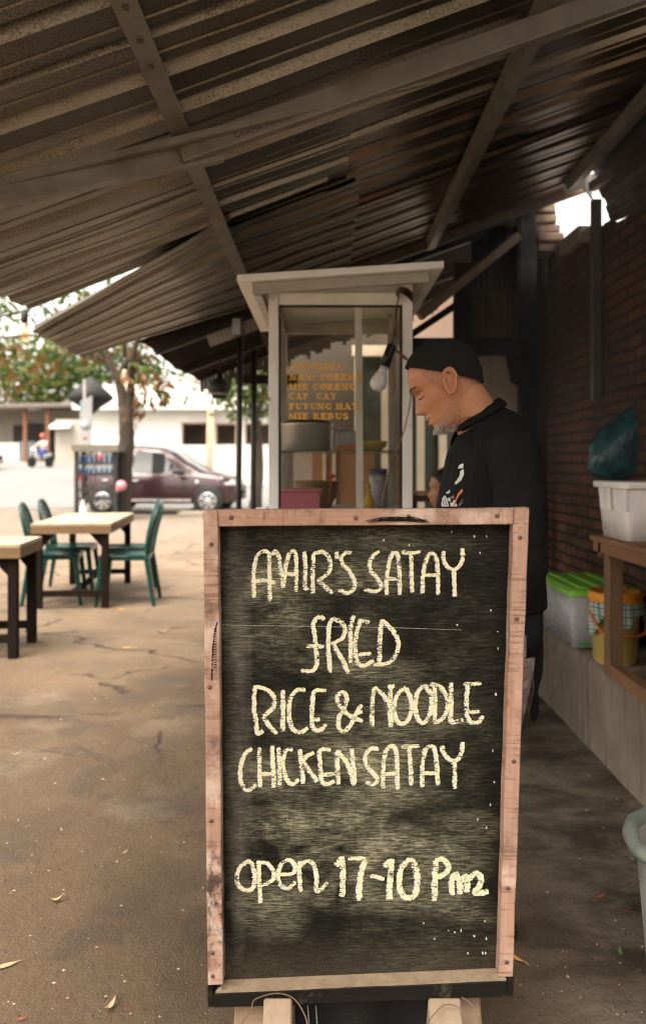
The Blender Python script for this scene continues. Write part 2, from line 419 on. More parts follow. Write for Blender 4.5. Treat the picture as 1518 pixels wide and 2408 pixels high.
for px, py in ((292,3),(326,88),(352,180),(426,372)):
    p = U(px+10,py+6,1); 
    X = -.405; Y = X*F/(px+4-CX); mb = MB(); mb.lathe([(.0075,0),(.007,-.004),(.003,-.006)], (X, Y, rz_(X)-.0635), 10); mb.build("screw_head", bolt_m, canopy)
# stamped maker's word on the rafter
def text_mesh(txt, size, m, name, parent, M, ext=.0008):
    cu = bpy.data.curves.new(name, 'FONT'); cu.body = txt; cu.size = size; cu.extrude = ext
    o = bpy.data.objects.new(name, cu); COL.objects.link(o); bpy.context.view_layer.update()
    me = bpy.data.meshes.new_from_object(o.evaluated_get(bpy.context.evaluated_depsgraph_get()))
    bpy.data.objects.remove(o); bpy.data.curves.remove(cu)
    me.name = name; me.materials.clear(); me.materials.append(m); me.transform(M)
    q = bpy.data.objects.new(name, me); COL.objects.link(q); q.parent = parent; return q
ink = mat("faded_ink", (.055,.045,.035), bump=0)
p0 = U(552,326,YR-.0192); p1 = U(720,267,YR-.0192); dr = (p1-p0).normalized(); up = Vector((-dr.z,0,dr.x))
M4 = Matrix(((dr.x,up.x,0,p0.x),(dr.y,up.y,-1,p0.y),(dr.z,up.z,0,p0.z),(0,0,0,1)))
text_mesh("GRAHA FRAME", .026, ink, "stamped_lettering", canopy, M4)
# brace pieces at the back left of the roof
old_wood = wood("old_plank_wood", (.11,.085,.06), (.08,.06,.04), 'x', 40)
mb = MB(); mb.bar(U(490,803,5.12), U(606,760,5.12), .02, .075); mb.build("brace_plank", old_wood, canopy)
mb = MB(); mb.box(U(556,768,5.08), (.05,.02,.10)); mb.build("bracket", mat("dull_bracket_steel", (.09,.08,.07)), canopy)
mb = MB(); mb.bar(U(562,655,4.55), U(634,822,4.75), .03, .035, up=(0,1,0)); mb.build("brace", old_wood, canopy)
mb = MB(); mb.bar(U(1216,555,5.05), U(985,745,5.0), .05, .075, up=(0,1,.3)); mb.build("brace", wood("brace_wood", (.27,.21,.15), (.2,.15,.10), 'x', 40), canopy)
mb = MB(); mb.bar(U(1075,715,5.15), U(962,790,5.12), .04, .06, up=(0,1,0)); mb.build("brace", mat("black_timber", (.012,.011,.010), rough=.8), canopy)

# ================================================================== SECOND ROOF ON THE RIGHT, OVER THE WALL
roof_r = thing("side_roof", "sagging corrugated roof edge jutting out above the brick wall", "roof", (0,0,0))
m_dark = zinc("smoked_zinc", (.13,.105,.085), (.06,.05,.04), rust=.3)
q00 = U(1434,524,4.45); q01 = U(1386,392,4.72); q10 = U(1760,405,3.0); q11 = U(1640,40,3.05)
roof_sheet("roof_sheet", q00, q10, q11, q01, m_dark, roof_r, rep=2, seed=9, depth=.3)
mb = MB(); mb.bar(q01+Vector((-.03,0,.02)), q11+Vector((-.03,0,.02)), .05, .07); mb.build("ridge_beam", steel_m, roof_r)
mb = MB(); mb.bar(U(1390,440,4.6), U(1560,330,3.9), .04, .05); mb.build("rafter", steel_m, roof_r)
mb = MB(); mb.prism([U(1362,405,4.75),U(1386,392,4.75),U(1393,470,4.75),U(1372,440,4.75),U(1330,455,4.75),U(1322,440,4.75)], (0,.02,0)); mb.build("flashing", mat("grey_flashing", (.36,.36,.36), (.26,.26,.26)), roof_r)

# ================================================================== DARK ROOF BEHIND THE STALL
roof_b = thing("tarpaulin_roof", "dark brown tarpaulin roof behind the stall over black posts", "roof", (0,0,0))
tarp = mat("dark_tarpaulin", (.014,.010,.007), (.009,.0065,.005), 3, rough=.95, bump=.3, bscale=20, spec=.04)
b = MB(); vs = []; fs = []; NU, NV = 14, 12
for j in range(NV+1):
    for i in range(NU+1):
        u, v_ = i/NU, j/NV; x = -1.14 + 2.55*u; y = 4.99 + 2.4*v_
        z = 1.985 + .36*(x+1.14) + .012*math.sin(v_*9+u*3) + .015*mnoise.noise(Vector((x*3,y*3,1)))
        vs.append((x, y, z))
for j in range(NV):
    for i in range(NU): a = j*(NU+1)+i; fs.append((a,a+1,a+NU+2,a+NU+1))
b.add(vs, fs, 0, True); o = b.build("tarpaulin", tarp, roof_b, recalc=False); o.modifiers.new("t",'SOLIDIFY').thickness = .006
b = MB()
for i in range(60):                                    # frayed hanging rear edge
    x = -1.1 + i*.036; z = 1.97 + .36*(x+1.14); L = .10 + .09*random.random()
    b.box((x, 7.36, z - L/2 + .02), (.034, .006, L), m=0)
b.build("hanging_edge", mat("dry_thatch", (.05,.037,.025), (.03,.022,.015)), roof_b)
blackp = mat("black_post_paint", (.010,.009,.008), (.016,.013,.010), rough=.6, bump=.1)
for px, Y, wd in ((561,5.55,.042),(595,6.6,.048)):
    c = U(px,1000,Y); mb = MB(); zt = 1.985+.36*(c.x+1.14)-.02
    mb.tube([(c.x+.004,Y,0),(c.x,Y,1.1),(c.x+.012,Y,zt)], [wd*.5,wd*.47,wd*.5], 8); mb.build("post", blackp, roof_b)
mb = MB(); mb.span(U(553,0,6.62).x, U(700,0,6.62).x, 6.64, 6.72, U(0,902,6.62).z, U(0,880,6.62).z); mb.build("crossbeam", blackp, roof_b)
for y in (5.3, 6.4):
    mb = MB(); mb.bar((-1.1,y,1.955), (1.04,y,1.955+.36*2.14), .05, .04); mb.build("rafter", blackp, roof_b)

# ================================================================== BRICK WALL, CONCRETE LEDGE
def brick_mat():
    s = NT("smoked_brick"); tc = s.tc.outputs["Object"]
    x, y, z = s.sep(tc); cb = s.n("ShaderNodeCombineXYZ"); s.l(y, cb.inputs[0]); s.l(z, cb.inputs[1])
    nz = s.noise(tc, 3, 3); dv = s.n("ShaderNodeVectorMath", operation='ADD'); s.l(cb.outputs[0], dv.inputs[0])
    sc = s.n("ShaderNodeCombineXYZ"); s.l(s.math('MULTIPLY', s.noise(tc, 12, 4, .6), .02), sc.inputs[0]); s.l(s.math('MULTIPLY', s.noise(s.map(loc=(3,0,3)), 5, 3, .5), .028), sc.inputs[1]); s.l(sc.outputs[0], dv.inputs[1])
    br = s.n("ShaderNodeTexBrick"); s.l(dv.outputs[0], br.inputs["Vector"])
    for k, v in (("Scale",1),("Mortar Size",.009),("Mortar Smooth",.35),("Bias",-.2),("Brick Width",.20),("Row Height",.062)): br.inputs[k].default_value = v
    br.inputs["Color1"].default_value = (.150,.072,.045,1); br.inputs["Color2"].default_value = (.072,.040,.029,1); br.inputs["Mortar"].default_value = (.034,.027,.022,1)
    n = s.noise(tc, 2.2, 6, .65); n2 = s.noise(s.map(loc=(8,2,5)), 7, 6, .7); n3 = s.noise(tc, 60, 4)
    col = s.mix(s.ramp(n, .42, .68, 0, .75), br.outputs["Color"], (.026,.022,.020))
    col = s.mix(s.ramp(n2, .64, .74, 0, .6), col, (.11,.075,.052))
    h = s.math('SUBTRACT', s.math('MULTIPLY', n3, .35), s.math('MULTIPLY', br.outputs["Fac"], 1.3))
    h = s.math('ADD', h, s.math('MULTIPLY', n2, .8))
    return s.done(s.bsdf(col, .9, 0, s.bump(h, .9, .012), .25))
wall = thing("brick_wall", "smoke-blackened red brick wall along the right side of the stall", "wall", (0,0,0))
b = MB(); vs = []; fs = []
topz = lambda y: 2.445 + .17*max(0, y-4.1) + .02*mnoise.noise(Vector((y*4,0,0))) + (.03 if int(y/.2) % 3 == 0 else 0)
ysw = rng(.6, 5.42, 48); zsw = rng(0, 1, 20)
for j, y in enumerate(ysw):
    for k, t in enumerate(zsw):
        z = t*topz(y); vs.append((1.5 + .012*mnoise.noise(Vector((y*2.2, z*3, 1))), y, z))
n = len(zsw)
for j in range(len(ysw)-1):
    for k in range(n-1): a = j*n+k; fs.append((a, a+1, a+n+1, a+n))
b.add(vs, fs, 0, True)
back = [(1.62,y,0) for y in ysw]; o_ = len(b.v)
b.span(1.53, 1.62, .6, 5.42, 0, 2.42)
b.build("brickwork", brick_mat(), wall, recalc=False)
rub = MB(); rr = random.Random(5)
rough_brick = mat("broken_brick", (.23,.155,.11), (.13,.085,.06), 12, bump=.6, bscale=35, bdist=.01, dirt=(.34,.29,.25), dscale=9)
for i in range(9):                                     # broken stub of wall at the far corner, up to the roof
    z = 2.62 + i*.062; wd = .15 + rr.uniform(-.03,.04)
    rub.box((1.435 + rr.uniform(-.02,.03), 5.30 + rr.uniform(-.02,.02), z), (wd, .2, .055), rr.uniform(-.15,.15))
rub.build("broken_corner", rough_brick, wall, bevel=.012)
rub = MB(); rub.box((1.50,4.80,2.545), (.10,.34,.10), .03); rub.box((1.50,4.5,2.50),(.09,.14,.07),.1); rub.build("cement_lump", mat("old_cement", (.30,.26,.22), (.2,.17,.14), 10, bump=.6, bscale=30, bdist=.01), wall, bevel=.02)
mb = MB(); mb.span(1.374, 1.56, 5.425, 5.50, .0, 2.92); mb.build("end_post", wood("brown_end_post", (.07,.043,.027), (.045,.028,.019), 'z', 40), wall)
def ledge_mat():
    s = NT("stained_cement"); v = s.map(); n = s.noise(v, 4, 8, .65); st = s.noise(s.map((1,5,.35)), 5, 6, .65); f = s.noise(v, 70, 4)
    col = s.mix(s.ramp(n, .35, .65), (.26,.215,.165), (.18,.145,.108)); col = s.mix(s.ramp(st, .52, .68, 0, .7), col, (.075,.058,.042))
    pal = s.noise(s.map(loc=(2,2,2)), 3, 5); col = s.mix(s.ramp(pal, .55, .7, 0, .5), col, (.34,.295,.235))
    return s.done(s.bsdf(col, .88, 0, s.bump(s.math('ADD', f, s.math('MULTIPLY', n, 2)), .5, .008), .25))
b = MB(); vs = []; fs = []; ysl = rng(.6, 5.4, 40); zsl = rng(-.02, .368, 6)
prof_l = [(1.140 + .006*0, z) for z in zsl] + [(1.148, .380), (1.49, .384)]
for y in ysl:
    for x, z in prof_l:
        vs.append((x + .007*mnoise.noise(Vector((y*2, z*4, 3))) + .004*mnoise.noise(Vector((y*9, z*9, 3))), y, z + (.006*mnoise.noise(Vector((y*4, x*5, 9))) if z > .3 else 0)))
n = len(prof_l)
for j in range(len(ysl)-1):
    for k in range(n-1): a = j*n+k; fs.append((a, a+n, a+n+1, a+1))
fs.append(tuple(range((len(ysl)-1)*n, len(ysl)*n))); b.add(vs, fs, 0, True)
lo = b.build("concrete_ledge", ledge_mat(), recalc=False); tag(lo, "low stained cement ledge running along the foot of the brick wall", "ledge")
mp = MB(); mp.bar(U(1400,470,4.37), U(1400,942,4.37), .05, .045, up=(0,1,0)); mpo = mp.build("metal_strut", mat("dull_grey_steel", (.17,.165,.16), (.12,.115,.11), 6, rough=.5, metal=.3), bevel=.004)
tag(mpo, "thin grey steel strut fixed upright against the brick wall", "strut")

# ================================================================== BACK WALL OF THE STALL
bw = thing("back_partition", "sooty timber partition with zinc panels behind the man", "partition", (0,0,0))
soot = mat("sooty_timber", (.014,.012,.011), (.022,.018,.015), 8, rough=.85, bump=.3)
def burnt():
    s = NT("burnt_post"); v = s.map((1,1,.35)); n = s.noise(v, 9, 7, .65); x, y, z = s.sep(s.tc.outputs["Object"])
    up = s.ramp(s.math('ADD', z, s.math('MULTIPLY', n, .5)), 2.35, 2.75)
    col = s.mix(up, (.010,.010,.011), s.mix(s.ramp(n, .45, .55), (.105,.105,.11), (.035,.033,.033)))
    return s.done(s.bsdf(col, .8, 0, s.bump(n, .6, .01), .3))
mb = MB(); c0 = U(1222,0,5.2).x; c1 = U(1262,0,5.2).x; mb.span(c0, c1, 5.2, 5.28, 0, 2.86); mb.build("burnt_post", burnt(), bw, bevel=.006)
mb = MB(); mb.span(U(966,0,5.22).x, c0-.002, 5.22, 5.29, U(0,833,5.22).z, U(0,794,5.22).z); mb.build("beam", soot, bw, bevel=.004)
mb = MB(); mb.span(U(1068,0,5.24).x, U(1110,0,5.24).x, 5.235, 5.31, U(0,793,5.24).z, 2.53); mb.build("post", soot, bw)
mb = MB(); mb.prism([U(1200,898,5.19),U(1224,912,5.19),U(1224,834,5.19),U(1188,834,5.19)], (0,.012,0)); mb.build("gusset", soot, bw)
def panel_mat(name, a, b_, c, soot_z=None):
    s = NT(name); v = s.map((1,1,.22)); n = s.noise(v, 9, 6, .65, .5); n2 = s.noise(s.map((1,1,.5), loc=(3,1,2)), 3, 6, .6)
    x, y, z = s.sep(s.tc.outputs["Object"])
    col = s.mix(s.ramp(n, .38, .62), a, b_); col = s.mix(s.ramp(n2, .48, .66, 0, .85), col, c)
    if soot_z: col = s.mix(s.ramp(s.math('ADD', z, s.math('MULTIPLY', n2, .7)), soot_z+.30, soot_z+.75, 0, .97), col, (.007,.0075,.0085))
    return s.done(s.bsdf(col, .6, .1, s.bump(n, .3, .006), .4))
def corr(x0, x1, z0, z1, y, step=.038, amp=.006):
    b = MB(); vs = []; N = max(4, int((x1-x0)/step*4))
    for i in range(N+1):
        x = x0 + (x1-x0)*i/N; yy = y + amp*math.sin(i*math.pi/2)
        vs += [(x, yy, z0), (x, yy, z1)]
    b.add(vs, [(2*i, 2*i+2, 2*i+3, 2*i+1) for i in range(N)], 0, True); return b
o = corr(U(1110,0,5.33).x, U(1224,0,5.33).x, U(0,800,5.33).z, 2.80, 5.34).build("upper_panel", panel_mat("smoky_sheet", (.14,.105,.065), (.24,.18,.10), (.03,.028,.026), 2.0), bw, recalc=False); o.modifiers.new("t",'SOLIDIFY').thickness=.004
o = corr(U(1118,0,5.3).x, U(1262,0,5.3).x, .0, U(0,826,5.3).z, 5.31, .12, .003).build("zinc_panel", panel_mat("stained_zinc", (.80,.70,.57), (.62,.54,.45), (.26,.27,.30)), bw, recalc=False); o.modifiers.new("t",'SOLIDIFY').thickness=.004
# ================================================================== CHALKBOARD SIGN
YT, YB = 1.475, 1.525
def BY(py): return YT + (YB-YT)*(py-1195)/(2345-1195)
def B(px, py, d=0): p = U(px, py, BY(py)); p.y += d; return p         # point on the board front plane; d pushes it back
sign = thing("chalkboard_sign", "tall black chalkboard menu in a raw wooden frame, standing on stubby wooden feet", "menu board", (0,0,0))
FSTAIN = True
frame_v = wood("raw_frame_wood_upright", (.42,.265,.195), (.30,.175,.12), 'z', 70, saw=True, dlo=.53, dhi=.70, burn=(B(505,2140), .05, .13))
frame_h = wood("raw_frame_wood_rail", (.40,.25,.18), (.28,.16,.108), 'x', 70, saw=True, dlo=.54, dhi=.72)
frame_b = wood("blackened_rail_wood", (.016,.014,.012), (.008,.007,.006), 'x', 90, dirt=(.12,.095,.065), dlo=.56, dhi=.72, spec=.08)
def rail(name, pts, m, dep=.032, parent=sign, off=0., sub=14, axis=0):
    """pts: 4 photo corners TL TR BR BL; long side subdivided and roughened"""
    TL, TR, BR, BL = pts; b = MB(); vs = []; fs = []
    for i in range(sub+1):
        t = i/sub
        if axis == 0: a = (TL[0]+(TR[0]-TL[0])*t, TL[1]+(TR[1]-TL[1])*t); c = (BL[0]+(BR[0]-BL[0])*t, BL[1]+(BR[1]-BL[1])*t)
        else: a = (TL[0]+(BL[0]-TL[0])*t, TL[1]+(BL[1]-TL[1])*t); c = (TR[0]+(BR[0]-TR[0])*t, TR[1]+(BR[1]-TR[1])*t)
        j = [random.uniform(-1,1)*(1.1 if 0 < i < sub else 0) for _ in range(2)]
        if axis == 0: a = (a[0], a[1]+j[0]); c = (c[0], c[1]+j[1]*.4)
        else: a = (a[0]+j[0], a[1]); c = (c[0]+j[1], c[1])
        pa, pc = B(*a, off), B(*c, off)
        vs += [pa, pc, pc+Vector((0,dep,0)), pa+Vector((0,dep,0))]
    for i in range(sub):
        for k in range(4): fs.append((4*i+k, 4*i+(k+1)%4, 4*i+4+(k+1)%4, 4*i+4+k))
    fs += [(3,2,1,0), tuple(4*sub+k for k in range(4))]
    b.add(vs, fs); return b.build(name, m, parent, bevel=.0014, bseg=1)
r1 = rail("frame_upright", ((477,1202),(512,1236),(524,2316),(489,2318)), frame_v, axis=1)
r1b = rail("frame_upright", ((1206,1232),(1243,1196),(1205,2298),(1172,2298)), frame_v, axis=1)
# uprights run the full height on the outside; top rail butts between them
r2 = rail("frame_rail", ((511.5,1200),(1208,1196),(1206.8,1233.5),(513.5,1238)), frame_h, off=.0015)
r2b = rail("upright_cap", ((477,1201.8),(511,1200),(512.6,1236),(477.4,1236)), frame_v, axis=1, off=-.0008, sub=3)
r2c = rail("upright_cap", ((1208.6,1195),(1243,1193),(1242.6,1232),(1208,1233)), frame_v, axis=1, off=-.0008, sub=3)
r3 = rail("bottom_rail", ((502,2333),(1190,2303),(1190,2340),(503,2366)), frame_b, dep=.036, off=-.006)
r3b = rail("bottom_block", ((488,2319),(501.5,2330),(502.5,2367),(489,2366)), frame_b, dep=.034, off=-.004, sub=3)
r3c = rail("bottom_block", ((1190.6,2302),(1206,2299),(1204.5,2339),(1190.6,2340)), frame_b, dep=.034, off=-.004, sub=3)
# dusty ledge on top of the bottom rail, between uprights, running back to the panel
b = MB(); PD = .030
b.hexa([B(508,2333,-.004), B(1188,2303,-.004), B(1171,2306,PD), B(524,2334,PD), B(508,2329,-.004)+Vector((0,0,.0015)), B(1188,2299,-.004)+Vector((0,0,.0015)), B(1171,2300,PD), B(524,2328,PD)])
b.build("dusty_ledge", mat("dusty_ledge_dirt", (.28,.21,.14), (.21,.155,.10), 40, bump=.6, bscale=260, bdist=.003, dirt=(.10,.07,.045), dscale=60, dlo=.6, dhi=.7), sign)
def chalk(name, col, dens, grain):
    s = NT(name); v = s.map((1,1,1)); n = s.noise(v, 250, 4, .8); h = s.noise(s.map((.15,1,1)), 380, 3, .75); big = s.noise(v, 40, 4, .6)
    cover = s.math('ADD', s.math('ADD', s.math('MULTIPLY', n, .55), s.math('MULTIPLY', h, .45)), s.math('MULTIPLY', big, .35))
    a = s.ramp(cover, dens, dens+.07)
    p = s.bsdf(s.mix(s.ramp(big, .3, .7), col, tuple(x*.86 for x in col)), .95, 0, None, .1)
    tr = s.n("ShaderNodeBsdfTransparent"); mx = s.n("ShaderNodeMixShader"); s.l(a, mx.inputs[0]); s.l(tr.outputs[0], mx.inputs[1]); s.l(p, mx.inputs[2])
    return s.done(mx.outputs[0])
def ribbon(mb, pts, r, depth, m, rnd, dx=0, dy=0):
    P = catmull([(x+dx, y+dy, 0) for x, y in pts], 8); n = len(P); vs = []; fs = []
    for i, p in enumerate(P):
        t = (P[min(i+1,n-1)] - P[max(i-1,0)]).normalized(); nn = Vector((-t.y, t.x, 0))
        e = .72 if i in (0, n-1) else 1
        ra = r*e*(1 + .28*rnd.uniform(-1,1)); rb = r*e*(1 + .28*rnd.uniform(-1,1))
        q1 = p + nn*ra; q2 = p - nn*rb
        vs += [B(q1.x, q1.y, depth), B(q2.x, q2.y, depth)]
    mb.add(vs, [(2*i, 2*i+1, 2*i+3, 2*i+2) for i in range(n-1)], m)
# nails
nail_m = mat("rusty_nail", (.075,.045,.035), (.11,.07,.055), 60, rough=.6, bump=.2)
for px, py in ((544,1217),(836,1218),(960,1215),(1168,1213),(497,1280),(493,1616),(497,1930),(500,2240),(1222,1264),(1214,1455),(1207,1790),(1193,2088),(1190,2262),(500,2295)):
    p = B(px, py, -.0008); mb = MB(); mb.lathe([(.0042,.002),(.0040,-.0006),(.0012,-.0011)], p, 8, M=Matrix.Rotation(R(-90),3,'X')); mb.build("nail_head", nail_m, sign)
charcoal = chalk("charcoal_smear", (.012,.011,.011), .56, 1)
mb = MB(); rr0 = random.Random(8)
for k in range(9): ribbon(mb, [(858+k*5,1224-k*.8+k%3*3),(915+k*6,1216+(k%4)*3),(985+k*3,1222+(k%3)*3)], 1.1, -.0021-.0001*k, 0, rr0)
mb.build("charcoal_mark", charcoal, r2, recalc=False)
mb = MB(); ribbon(mb, [(511,1462),(503,1500),(499,1560),(498,1600)], 1.6, -.0006, 0, rr0)
for k in range(16): ribbon(mb, [(502+ (k%2),1480+k*6),(510,1478+k*6)], 1.3, -.0008, 0, rr0)
mb.build("charcoal_mark", charcoal, r1, recalc=False)
# panel: plywood painted black, with rubbed chalk haze
LET = []
def T(o, s, strokes, r, dx=0):
    for st in strokes: LET.append(([((o[0]+x/s)*.58792, (o[1]+y/s)*.58792) for x, y in st], r))
o1, s1 = (950,2150), 1.518; o2, s2 = (950,2700), 1518/1050; o3, s3 = (900,3350), 1.38
line1 = [[(95,378),(92,280),(95,200),(112,125),(140,98),(172,95),(190,125)],[(188,98),(190,230),(194,402)],[(98,282),(160,270),(225,288)],
 [(205,120),(225,92),(247,125),(262,220),(274,318)],[(276,316),(285,220),(308,115),(340,92),(354,130),(355,230),(353,345)],[(292,232),(350,236)],
 [(405,95),(412,190),(408,305),(428,330)],[(457,355),(458,230),(462,108)],[(462,108),(520,97),(560,138),(566,200),(532,245),(487,276)],[(497,280),(540,318),(578,352)],[(604,95),(608,140)],
 [(695,102),(660,102),(634,132),(642,172),(682,216),(713,270),(713,322),(670,352),(618,330)],
 [(867,95),(832,118),(808,165),(820,220),(860,265),(880,312),(848,340),(775,330)],[(914,362),(914,260),(933,150),(955,105),(980,112),(990,180),(995,362)],[(920,262),(990,266)],
 [(1008,95),(1060,105),(1120,95)],[(1064,105),(1068,230),(1070,347)],[(1135,352),(1140,230),(1163,132),(1195,104),(1220,140),(1230,220),(1230,362)],[(1150,242),(1240,240)],
 [(1265,92),(1265,140),(1290,190),(1330,206),(1366,180),(1384,130),(1380,75)],[(1330,206),(1332,280),(1335,372)]]
line2 = [[(530,512),(492,500),(460,540),(468,600),(477,700),(482,790),(452,832),(385,830)],[(418,680),(525,682)],[(566,845),(555,700),(556,570),(577,508)],[(577,508),(632,532),(655,580),(640,630),(575,666)],[(585,665),(638,760),(677,848)],
 [(710,492),(690,560),(692,670),(690,782)],[(742,520),(805,532)],[(750,520),(727,600),(720,700),(734,780),(775,800),(830,768)],[(740,732),(815,724)],[(880,518),(872,650),(870,778)],[(880,518),(942,572),(985,650),(970,732),(920,785),(835,796)]]
line3 = [[(95,84),(90,200),(100,290),(112,366),(142,352)],[(95,90),(160,105),(205,150),(205,210),(142,266)],[(142,270),(180,320),(222,370)],[(260,112),(260,230),(258,356)],[(390,112),(345,110),(305,160),(296,250),(315,335),(360,360),(405,334)],
 [(512,115),(452,115),(435,170),(430,280),(440,335),(475,350),(515,314)],[(435,285),(475,285)],[(727,296),(650,260),(592,200),(580,150),(610,122),(636,155),(620,220),(590,270),(588,330),(615,356),(655,320),(690,250),(722,198)],[(690,246),(725,240)],
 [(785,326),(785,200),(796,95)],[(796,95),(850,140),(888,210),(896,330)],[(895,90),(890,200),(893,322)],[(880,90),(916,90)],[(982,95),(932,140),(915,220),(930,290),(965,310),(1005,270),(1016,180),(985,98)],
 [(1092,80),(1050,130),(1040,220),(1060,290),(1095,300),(1130,230),(1130,140),(1094,80)],[(1152,75),(1155,200),(1150,302)],[(1128,75),(1180,90),(1225,150),(1225,230),(1190,285),(1142,306)],[(1250,68),(1250,200),(1250,295),(1320,288)],
 [(1325,76),(1425,74)],[(1350,80),(1340,160),(1345,260),(1365,300),(1410,300),(1436,264)],[(1350,242),(1415,238)]]
line4 = [[(76,455),(35,490),(10,570),(15,660),(55,700),(102,668)],[(120,450),(122,560),(125,682)],[(195,440),(202,560),(206,686)],[(125,606),(205,604)],[(235,450),(240,560),(240,672)],[(315,460),(275,470),(260,540),(275,620),(310,665),(352,638)],
 [(360,460),(370,560),(380,662)],[(440,480),(400,500),(370,540)],[(380,535),(420,590),(462,652)],[(540,465),(480,465),(478,540),(485,630),(510,666),(562,648)],[(490,612),(570,604)],[(586,666),(580,560),(580,470)],[(580,465),(640,550),(680,672)],[(665,455),(675,560),(680,662)],
 [(820,460),(780,455),(745,500),(755,560),(800,610),(815,645),(790,665),(750,654)],[(850,690),(850,560),(865,470),(900,440),(925,470),(932,560),(935,696)],[(850,606),(935,604)],[(960,446),(1060,440)],[(1000,446),(1010,560),(1015,672)],
 [(1080,682),(1080,560),(1095,470),(1130,440),(1155,470),(1165,560),(1170,672)],[(1085,602),(1165,600)],[(1195,438),(1205,480),(1240,520),(1280,525),(1310,480),(1318,418)],[(1265,525),(1270,600),(1272,692)]]
line5a = [[(122,170),(82,200),(60,250),(70,310),(120,336),(155,310),(155,230),(140,182),(110,170)],[(180,168),(184,290),(191,407)],[(180,180),(230,185),(265,230),(255,280),(190,312)],[(300,246),(370,240),(386,200),(350,166),(305,190),(290,250),(300,300),(345,325),(386,288)],
 [(410,170),(410,260),(416,342)],[(414,202),(450,170),(490,190),(506,260),(508,342),(566,292)],[(810,254),(850,260),(884,274)],[(685,156),(780,156)]]
line5b = [[(616,196),(640,165),(648,150)],[(650,145),(653,260),(650,372)],[(778,160),(763,215),(747,300),(746,392)],[(886,200),(922,165)],[(927,158),(918,270),(915,368)],[(900,372),(932,372)],
 [(1008,175),(975,230),(970,310),(1000,370),(1050,370),(1072,300),(1065,220),(1042,172),(1010,168)],[(1175,168),(1170,290),(1168,395)],[(1175,168),(1218,162),(1248,200),(1228,240),(1180,262)],
 [(1270,362),(1264,280),(1288,246),(1308,285),(1314,357)],[(1315,290),(1342,255),(1352,290),(1350,346)],[(1362,272),(1400,240),(1430,266),(1420,310),(1396,350),(1470,344)]]
groups = [((o1,s1,line1,3.9),), ((o1,s1,line2,4.2),), ((o2,s2,line3,4.3),), ((o2,s2,line4,4.3),), ((o3,s3,line5a,4.2),(o3,s3,line5b,6.0))]
chalk_y = chalk("yellow_chalk", (.70,.655,.415), .585, 1); chalk_w = chalk("white_chalk", (.62,.62,.72), .62, 1)
PANEL = PD
def board_mat():
    s = NT("worn_chalkboard"); v = s.map()
    h = s.noise(s.map((.10,1,1)), 400, 5, .8); h2 = s.noise(s.map((.14,1,1), loc=(2,0,1)), 170, 5, .75); vt = s.noise(s.map((1,1,.05)), 240, 4, .75); sp = s.noise(v, 330, 3, .8)
    x, y, z = s.sep(s.tc.outputs["Object"])
    def blob(px, py, rx, rz, p=1.):                # a wiped area of chalk dust round one spot of the board
        c = B(px, py); k = BY(py)/F; dx = s.math('DIVIDE', s.math('SUBTRACT', x, c.x), rx*k); dz = s.math('DIVIDE', s.math('SUBTRACT', z, c.z), rz*k)
        d = s.math('ADD', s.math('MULTIPLY', dx, dx), s.math('MULTIPLY', dz, dz)); return s.ramp(d, 1., .0, 0, p)
    cl = s.noise(s.map((.7,1,1)), 9, 6, .62, .6)
    sm = None
    for a in ((640,1390,80,90,.85),(660,1445,60,55,.8),(850,1360,180,60,.55),(700,1500,260,140,.35),(840,1590,200,60,.5),(860,1690,320,100,.5),(830,1835,330,120,.75),(760,1960,260,80,.9),(860,2040,330,150,.85),(1000,2140,190,60,.5),(640,2150,120,110,.45),(1100,1500,150,150,.14),(1080,1960,150,60,.35),(1120,2170,90,50,.35),(900,1280,300,60,.22)):
        bb = blob(*a); sm = bb if sm is None else s.math('MAXIMUM', sm, bb)
    band = s.math('MULTIPLY', blob(556,1700,38,640,.8), s.ramp(s.noise(s.map((1,1,.3)), 12, 4), .3, .6))    # rubbed band down the left side
    sm = s.math('MAXIMUM', s.math('MULTIPLY', sm, s.ramp(cl, .36, .60, .05, 1.25)), s.ramp(s.noise(s.map((.8,1,1), loc=(4,0,2)), 5, 6, .7), .46, .68, .03, .17))
    lines = s.math('ADD', s.math('MULTIPLY', s.ramp(h, .46, .62), .85), s.math('MULTIPLY', s.ramp(h2, .45, .7), .32))
    lines = s.math('ADD', lines, s.math('MULTIPLY', s.ramp(vt, .55, .75), .3))
    base = s.mix(s.ramp(h2, .3, .75), (.0026,.0026,.0025), (.008,.0077,.0068))
    base = s.mix(s.math('MULTIPLY', s.ramp(h, .60, .72), .45), base, (.065,.063,.052))
    f = s.math('MULTIPLY', sm, s.math('ADD', lines, .12)); f = s.math('MINIMUM', f, .9)
    col = s.mix(f, base, (.35,.33,.22))
    col = s.mix(s.math('MULTIPLY', band, s.math('ADD', s.math('MULTIPLY', lines, .5), .25)), col, (.24,.21,.17))
    col = s.mix(s.math('MULTIPLY', s.ramp(sp, .70, .76), .5), col, (.4,.4,.38))
    dust = s.math('MULTIPLY', s.ramp(z, B(0,2210).z, B(0,2330).z), s.ramp(s.noise(v, 650, 3, .8), .40, .66)); col = s.mix(s.math('MULTIPLY', dust, .32), col, (.22,.165,.105))
    return s.done(s.bsdf(col, s.ramp(h2, .3, .7, .55, .8), 0, s.bump(s.math('ADD', h, s.math('MULTIPLY', h2, .7)), .22, .0015), .08))
b = MB(); b.hexa([B(508,2345,PD+.010), B(1188,2318,PD+.010), B(1188,2318,PD), B(508,2345,PD), B(500,1225,PD+.010), B(1222,1222,PD+.010), B(1222,1222,PD), B(500,1225,PD)])
panel = b.build("board_panel", board_mat(), sign)
rnd = random.Random(11)
names = ["line AMAIR'S SATAY", "line FRIED", "line RICE & NOODLE", "line CHICKEN SATAY", "line open 17-10 Pm"]
